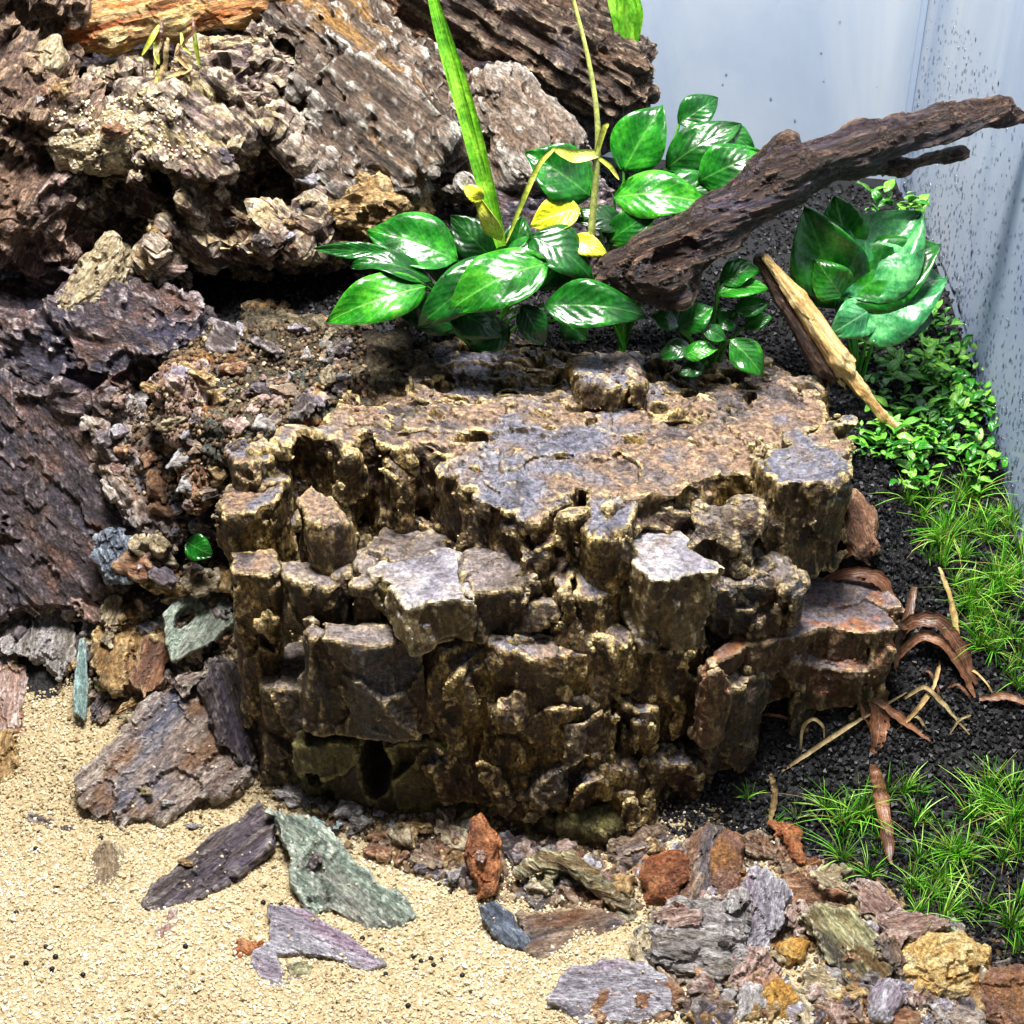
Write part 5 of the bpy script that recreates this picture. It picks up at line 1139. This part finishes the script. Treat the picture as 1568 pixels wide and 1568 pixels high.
for k, (a, b) in enumerate(tufts):
    q = PT(a, b); lowp = b > 1100; t_ = thing('grass_tuft', 'fine hairgrass tuft in the patch right of the big rock foot' if lowp else 'fine hairgrass tuft along the right glass above the withered blades', 'grass', q, 'hairgrass tufts in the lower right patch' if lowp else 'hairgrass tufts along the right glass')
    o = bpy.data.objects.new('grass_blades', tm[random.randrange(7)]); COL.objects.link(o); o.parent = t_
    t_.rotation_euler = (0, 0, random.uniform(0, 6.28)); s_ = random.uniform(0.6, 1.1); t_.scale = (s_, s_, s_)
# creeping small-leaved plants
small = [leaf_mesh('leaf', 0.62, 0.34, 0.06, 0.15, 0.15, 700 + k, nu=7, nv=5, shape=0.9, th=0.015) for k in range(3)]
smats = ['leaf_creep', 'leaf_light', 'leaf_creep']
for k, m_ in enumerate(small): m_.materials.append(M[smats[k]])
cre = [(1345, 540), (1390, 520), (1430, 505), (1375, 575), (1420, 560), (1465, 545), (1340, 585), (1485, 590), (1400, 625), (1450, 610), (1365, 655), (1345, 700), (1385, 720), (1430, 690), (1460, 665), (1490, 700), (1515, 725), (1420, 745), (1380, 680), (1475, 730), (1440, 640), (1370, 300), (1395, 315), (1350, 310), (1500, 640), (1325, 690), (1410, 590), (1445, 525)]
cre += [(x_, y_) for x_, y_ in pxpoly_scatter([(1330, 540), (1400, 500), (1470, 500), (1500, 600), (1535, 740), (1480, 780), (1380, 760), (1330, 700)], 70)]
for k, (a, b) in enumerate(cre):
    q = PT(a, b) if b > 400 else PY(a, b + 20, 14.5)
    if b < 400: q = np.array([q[0], q[1], max(q[2], float(H(q[0], q[1])))])
    t_ = thing('creeping_plant', 'low small leaved creeping sprig in the soil by the right glass', 'plant', q, 'creeping sprigs along the right glass')
    for j in range(random.randint(8, 12)):
        o = bpy.data.objects.new('leaf', random.choice(small)); COL.objects.link(o); o.parent = t_
        az = random.uniform(0, 6.28); rr = random.uniform(0.05, 0.55)
        o.location = (rr * math.cos(az) * S, rr * math.sin(az) * S, random.uniform(0.05, 0.75) * S)
        o.rotation_euler = (random.uniform(-0.5, 0.5), random.uniform(-0.8, 0.2), az + random.uniform(-0.6, 0.6))
        s_ = random.uniform(0.35, 1.2); o.scale = (s_, s_, s_)
# dead brown blades
dl = thing('withered_plant', 'withered plant with curling brown blades right of the big rock', 'plant', PT(1335, 1110))
def dead(pts, w, mat='dead', y0=2.6):
    P = [PT(a, b, dy_) for a, b, dy_ in pts]; ribbon('blade', P, w * (1.15 if mat == 'dead' else 0.72), mat, dl, th=0.015, face=(0.1, -0.7, 0.8))
dead([(1338, 1120, .1), (1318, 1060, .9), (1335, 1000, 1.5), (1368, 960, 1.2), (1400, 958, .6)], 0.42)
dead([(1362, 985, .2), (1400, 945, 1.2), (1440, 950, 1.4), (1470, 985, 1.0), (1494, 1048, .2)], 0.46)
dead([(1262, 890, .4), (1310, 872, 1.0), (1348, 884, 1.2), (1366, 915, .9), (1362, 945, .5)], 0.40)
dead([(1372, 1010, .2), (1410, 968, 1.0), (1450, 985, 1.0), (1482, 1040, .5), (1492, 1068, .1)], 0.30)
dead([(1438, 868, .9), (1456, 915, .8), (1466, 970, .6), (1482, 1045, .1)], 0.28, 'straw')
dead([(1198, 1180, .1), (1290, 1118, .5), (1388, 1060, .3)], 0.20, 'straw')
dead([(1226, 1150, .1), (1228, 1112, .7), (1246, 1098, 1.0), (1262, 1112, .8), (1262, 1130, .4)], 0.15, 'straw')
dead([(1326, 1012, 1.0), (1345, 1060, .8), (1350, 1110, .4), (1338, 1160, .1)], 0.6)
dead([(1300, 1030, .8), (1330, 1062, .7), (1380, 1100, .4), (1425, 1135, .1)], 0.26)
dead([(1385, 1070, .2), (1415, 1048, .8), (1440, 1072, .8), (1485, 1125, .1)], 0.22, 'straw')
dead([(1500, 1070, .3), (1540, 1064, .5), (1600, 1085, .3)], 0.22)
dead([(1268, 858, .3), (1308, 842, .8), (1334, 866, .5)], 0.24)
dead([(1290, 1075, .5), (1282, 1030, 1.1), (1300, 985, 1.6), (1325, 968, 1.7)], 0.24)
dead([(1400, 900, .2), (1392, 940, .7), (1375, 985, .6), (1372, 1030, .1)], 0.3)
for k_ in range(12):
    a_, b_ = random.uniform(1230, 1480), random.uniform(960, 1140); e_ = random.uniform(-70, 70); f_ = random.uniform(-50, 60)
    dead([(a_, b_, .1), (a_ + e_ * .4, b_ + f_ * .3 - 14, .5), (a_ + e_ * .8, b_ + f_ * .7 - 8, .4), (a_ + e_, b_ + f_, .05)], random.uniform(0.08, 0.2), random.choice(['straw', 'dead']))
dead([(1440, 1010, .1), (1432, 1050, .6), (1402, 1090, .6), (1372, 1120, .1)], 0.2, 'straw')
for k, (pts, w, mt, lb) in enumerate([
    ([(1338, 1172, 0.3), (1350, 1220, -0.2), (1365, 1325, -1.3)], 0.5, 'dead', 'dead brown blade standing upright in the hairgrass'),
    ([(1180, 1185, 0.2), (1188, 1215, 0), (1178, 1262, -0.6)], 0.22, 'straw', 'short pale straw stub in the grass right of the big rock')]):
    P = [PT(a, b, 0.3 + 0.9 * (2 - k_) / 2) for k_, (a, b, dy_) in enumerate(pts)]; tag(ribbon('dead_blade', P, w, mt, None), lb, 'dead leaf')
gl = thing('leaf_scrap', 'dark green leaf scrap in the gap left of the big rock', 'leaf', PY(302, 842, 6.6))
put_leaf(gl, PY(285, 830, 6.6), PY(326, 850, 6.2), 40, 'leaf', 95, face=(0, -0.9, 0.7))

# ------------------------------------------------------------------ loose clutter lying on the surfaces already built
bpy.context.view_layer.update()
_dg = bpy.context.evaluated_depsgraph_get()
def hit(px, py):
    d = ray(px, py); d = d / np.linalg.norm(d)
    ok, loc, nor, idx, ob, mtx = scene.ray_cast(_dg, Vector(CAM * S), Vector(d))
    if not ok: return None
    nm = ob.name.split('.')[0]
    return np.array(loc) / S, np.array(nor), nm
SKIP = ('leaf', 'stem', 'blade', 'glass_pane', 'water_droplets', 'grass_blades', 'stalk', 'side_leaf', 'bud_leaf', 'driftwood_branch', 'bare_wood', 'strand', 'splinter', 'bark_side')
def drops(poly, n, up=0.25):
    out = []
    for a, b in pxpoly_scatter(poly, n):
        h_ = hit(a, b)
        if h_ is None or h_[2] in SKIP or h_[1][2] < up: continue
        out.append(h_)
    return out
slope_px = [(170, 600), (250, 550), (330, 500), (560, 500), (560, 600), (420, 660), (350, 700), (330, 880), (230, 900), (180, 860), (250, 800), (150, 690)]
c1 = drops(slope_px, 210, 0.0)
c2 = drops([(110, 1090), (390, 1020), (420, 1200), (650, 1260), (960, 1330), (1000, 1420), (800, 1480), (600, 1400), (400, 1400), (240, 1300)], 60)
c3 = drops([(0, 140), (300, 60), (480, 200), (520, 380), (300, 480), (0, 420)], 70, 0.3)
d1 = drops(slope_px, 3800, 0.0)
d2 = drops([(100, 1190), (250, 1050), (400, 1180), (640, 1300), (1000, 1400), (1030, 1568), (380, 1568), (200, 1400)], 380)
d3 = drops([(380, 500), (980, 510), (1250, 570), (1290, 640), (1100, 640), (700, 600), (560, 660)], 420, 0.6)
d4 = drops([(60, 160), (260, 140), (330, 240), (100, 260)], 700, 0.3)
for lst, lb, gr, smax in ((c1, 'small bark flake on the earthy slope left of the big rock', 'bark flakes on the left slope', 1.2), (c2, 'small bark flake strewn on the sand and chips in front', 'bark flakes in the foreground', 0.8),
                    (c3, 'small stone flake resting on the pitted rocks at upper left', 'flakes on the upper left rocks', 0.8)):
    for p_, n_, _ in lst:
        o = new_obj('bark_flake', random.choice(crumb), None, None, p_ + n_ * 0.08)
        q_ = Vector(n_).to_track_quat('Z', 'Y').to_euler(); o.rotation_euler = (q_.x + random.uniform(-.4, .4), q_.y + random.uniform(-.4, .4), random.uniform(0, 6.28))
        s_ = random.uniform(0.25, smax) ; o.scale = (s_ * random.uniform(0.8, 1.6), s_, s_)
        tag(o, lb, 'bark flake', gr)
def strew(name, label, cat, lst, r0, r1, mat, a=2, b=2):
    P_ = np.array([h_[0] for h_ in lst]); r_ = RNG.uniform(r0, r1, len(P_)); P_ = P_ + np.array([h_[1] for h_ in lst]) * (r_ * 0.5)[:, None]
    grains(name, label, cat, P_, r_, M[mat], RNG.beta(a, b, len(P_)), 'ico')
strew('grit', 'brown grit strewn over the earthy slope', 'grit', d1, 0.03, 0.11, 'gravel_brown')
strew('sand_dusting', 'sand grains lying on the chips and stones in front', 'sand', d2, 0.025, 0.06, 'sand_grain')
strew('grit', 'grit along the back of the rock top', 'grit', d3, 0.03, 0.1, 'gravel_brown')
strew('sand_dusting', 'pale sand caught on the upper left rocks', 'sand', d4, 0.03, 0.07, 'sand_grain')
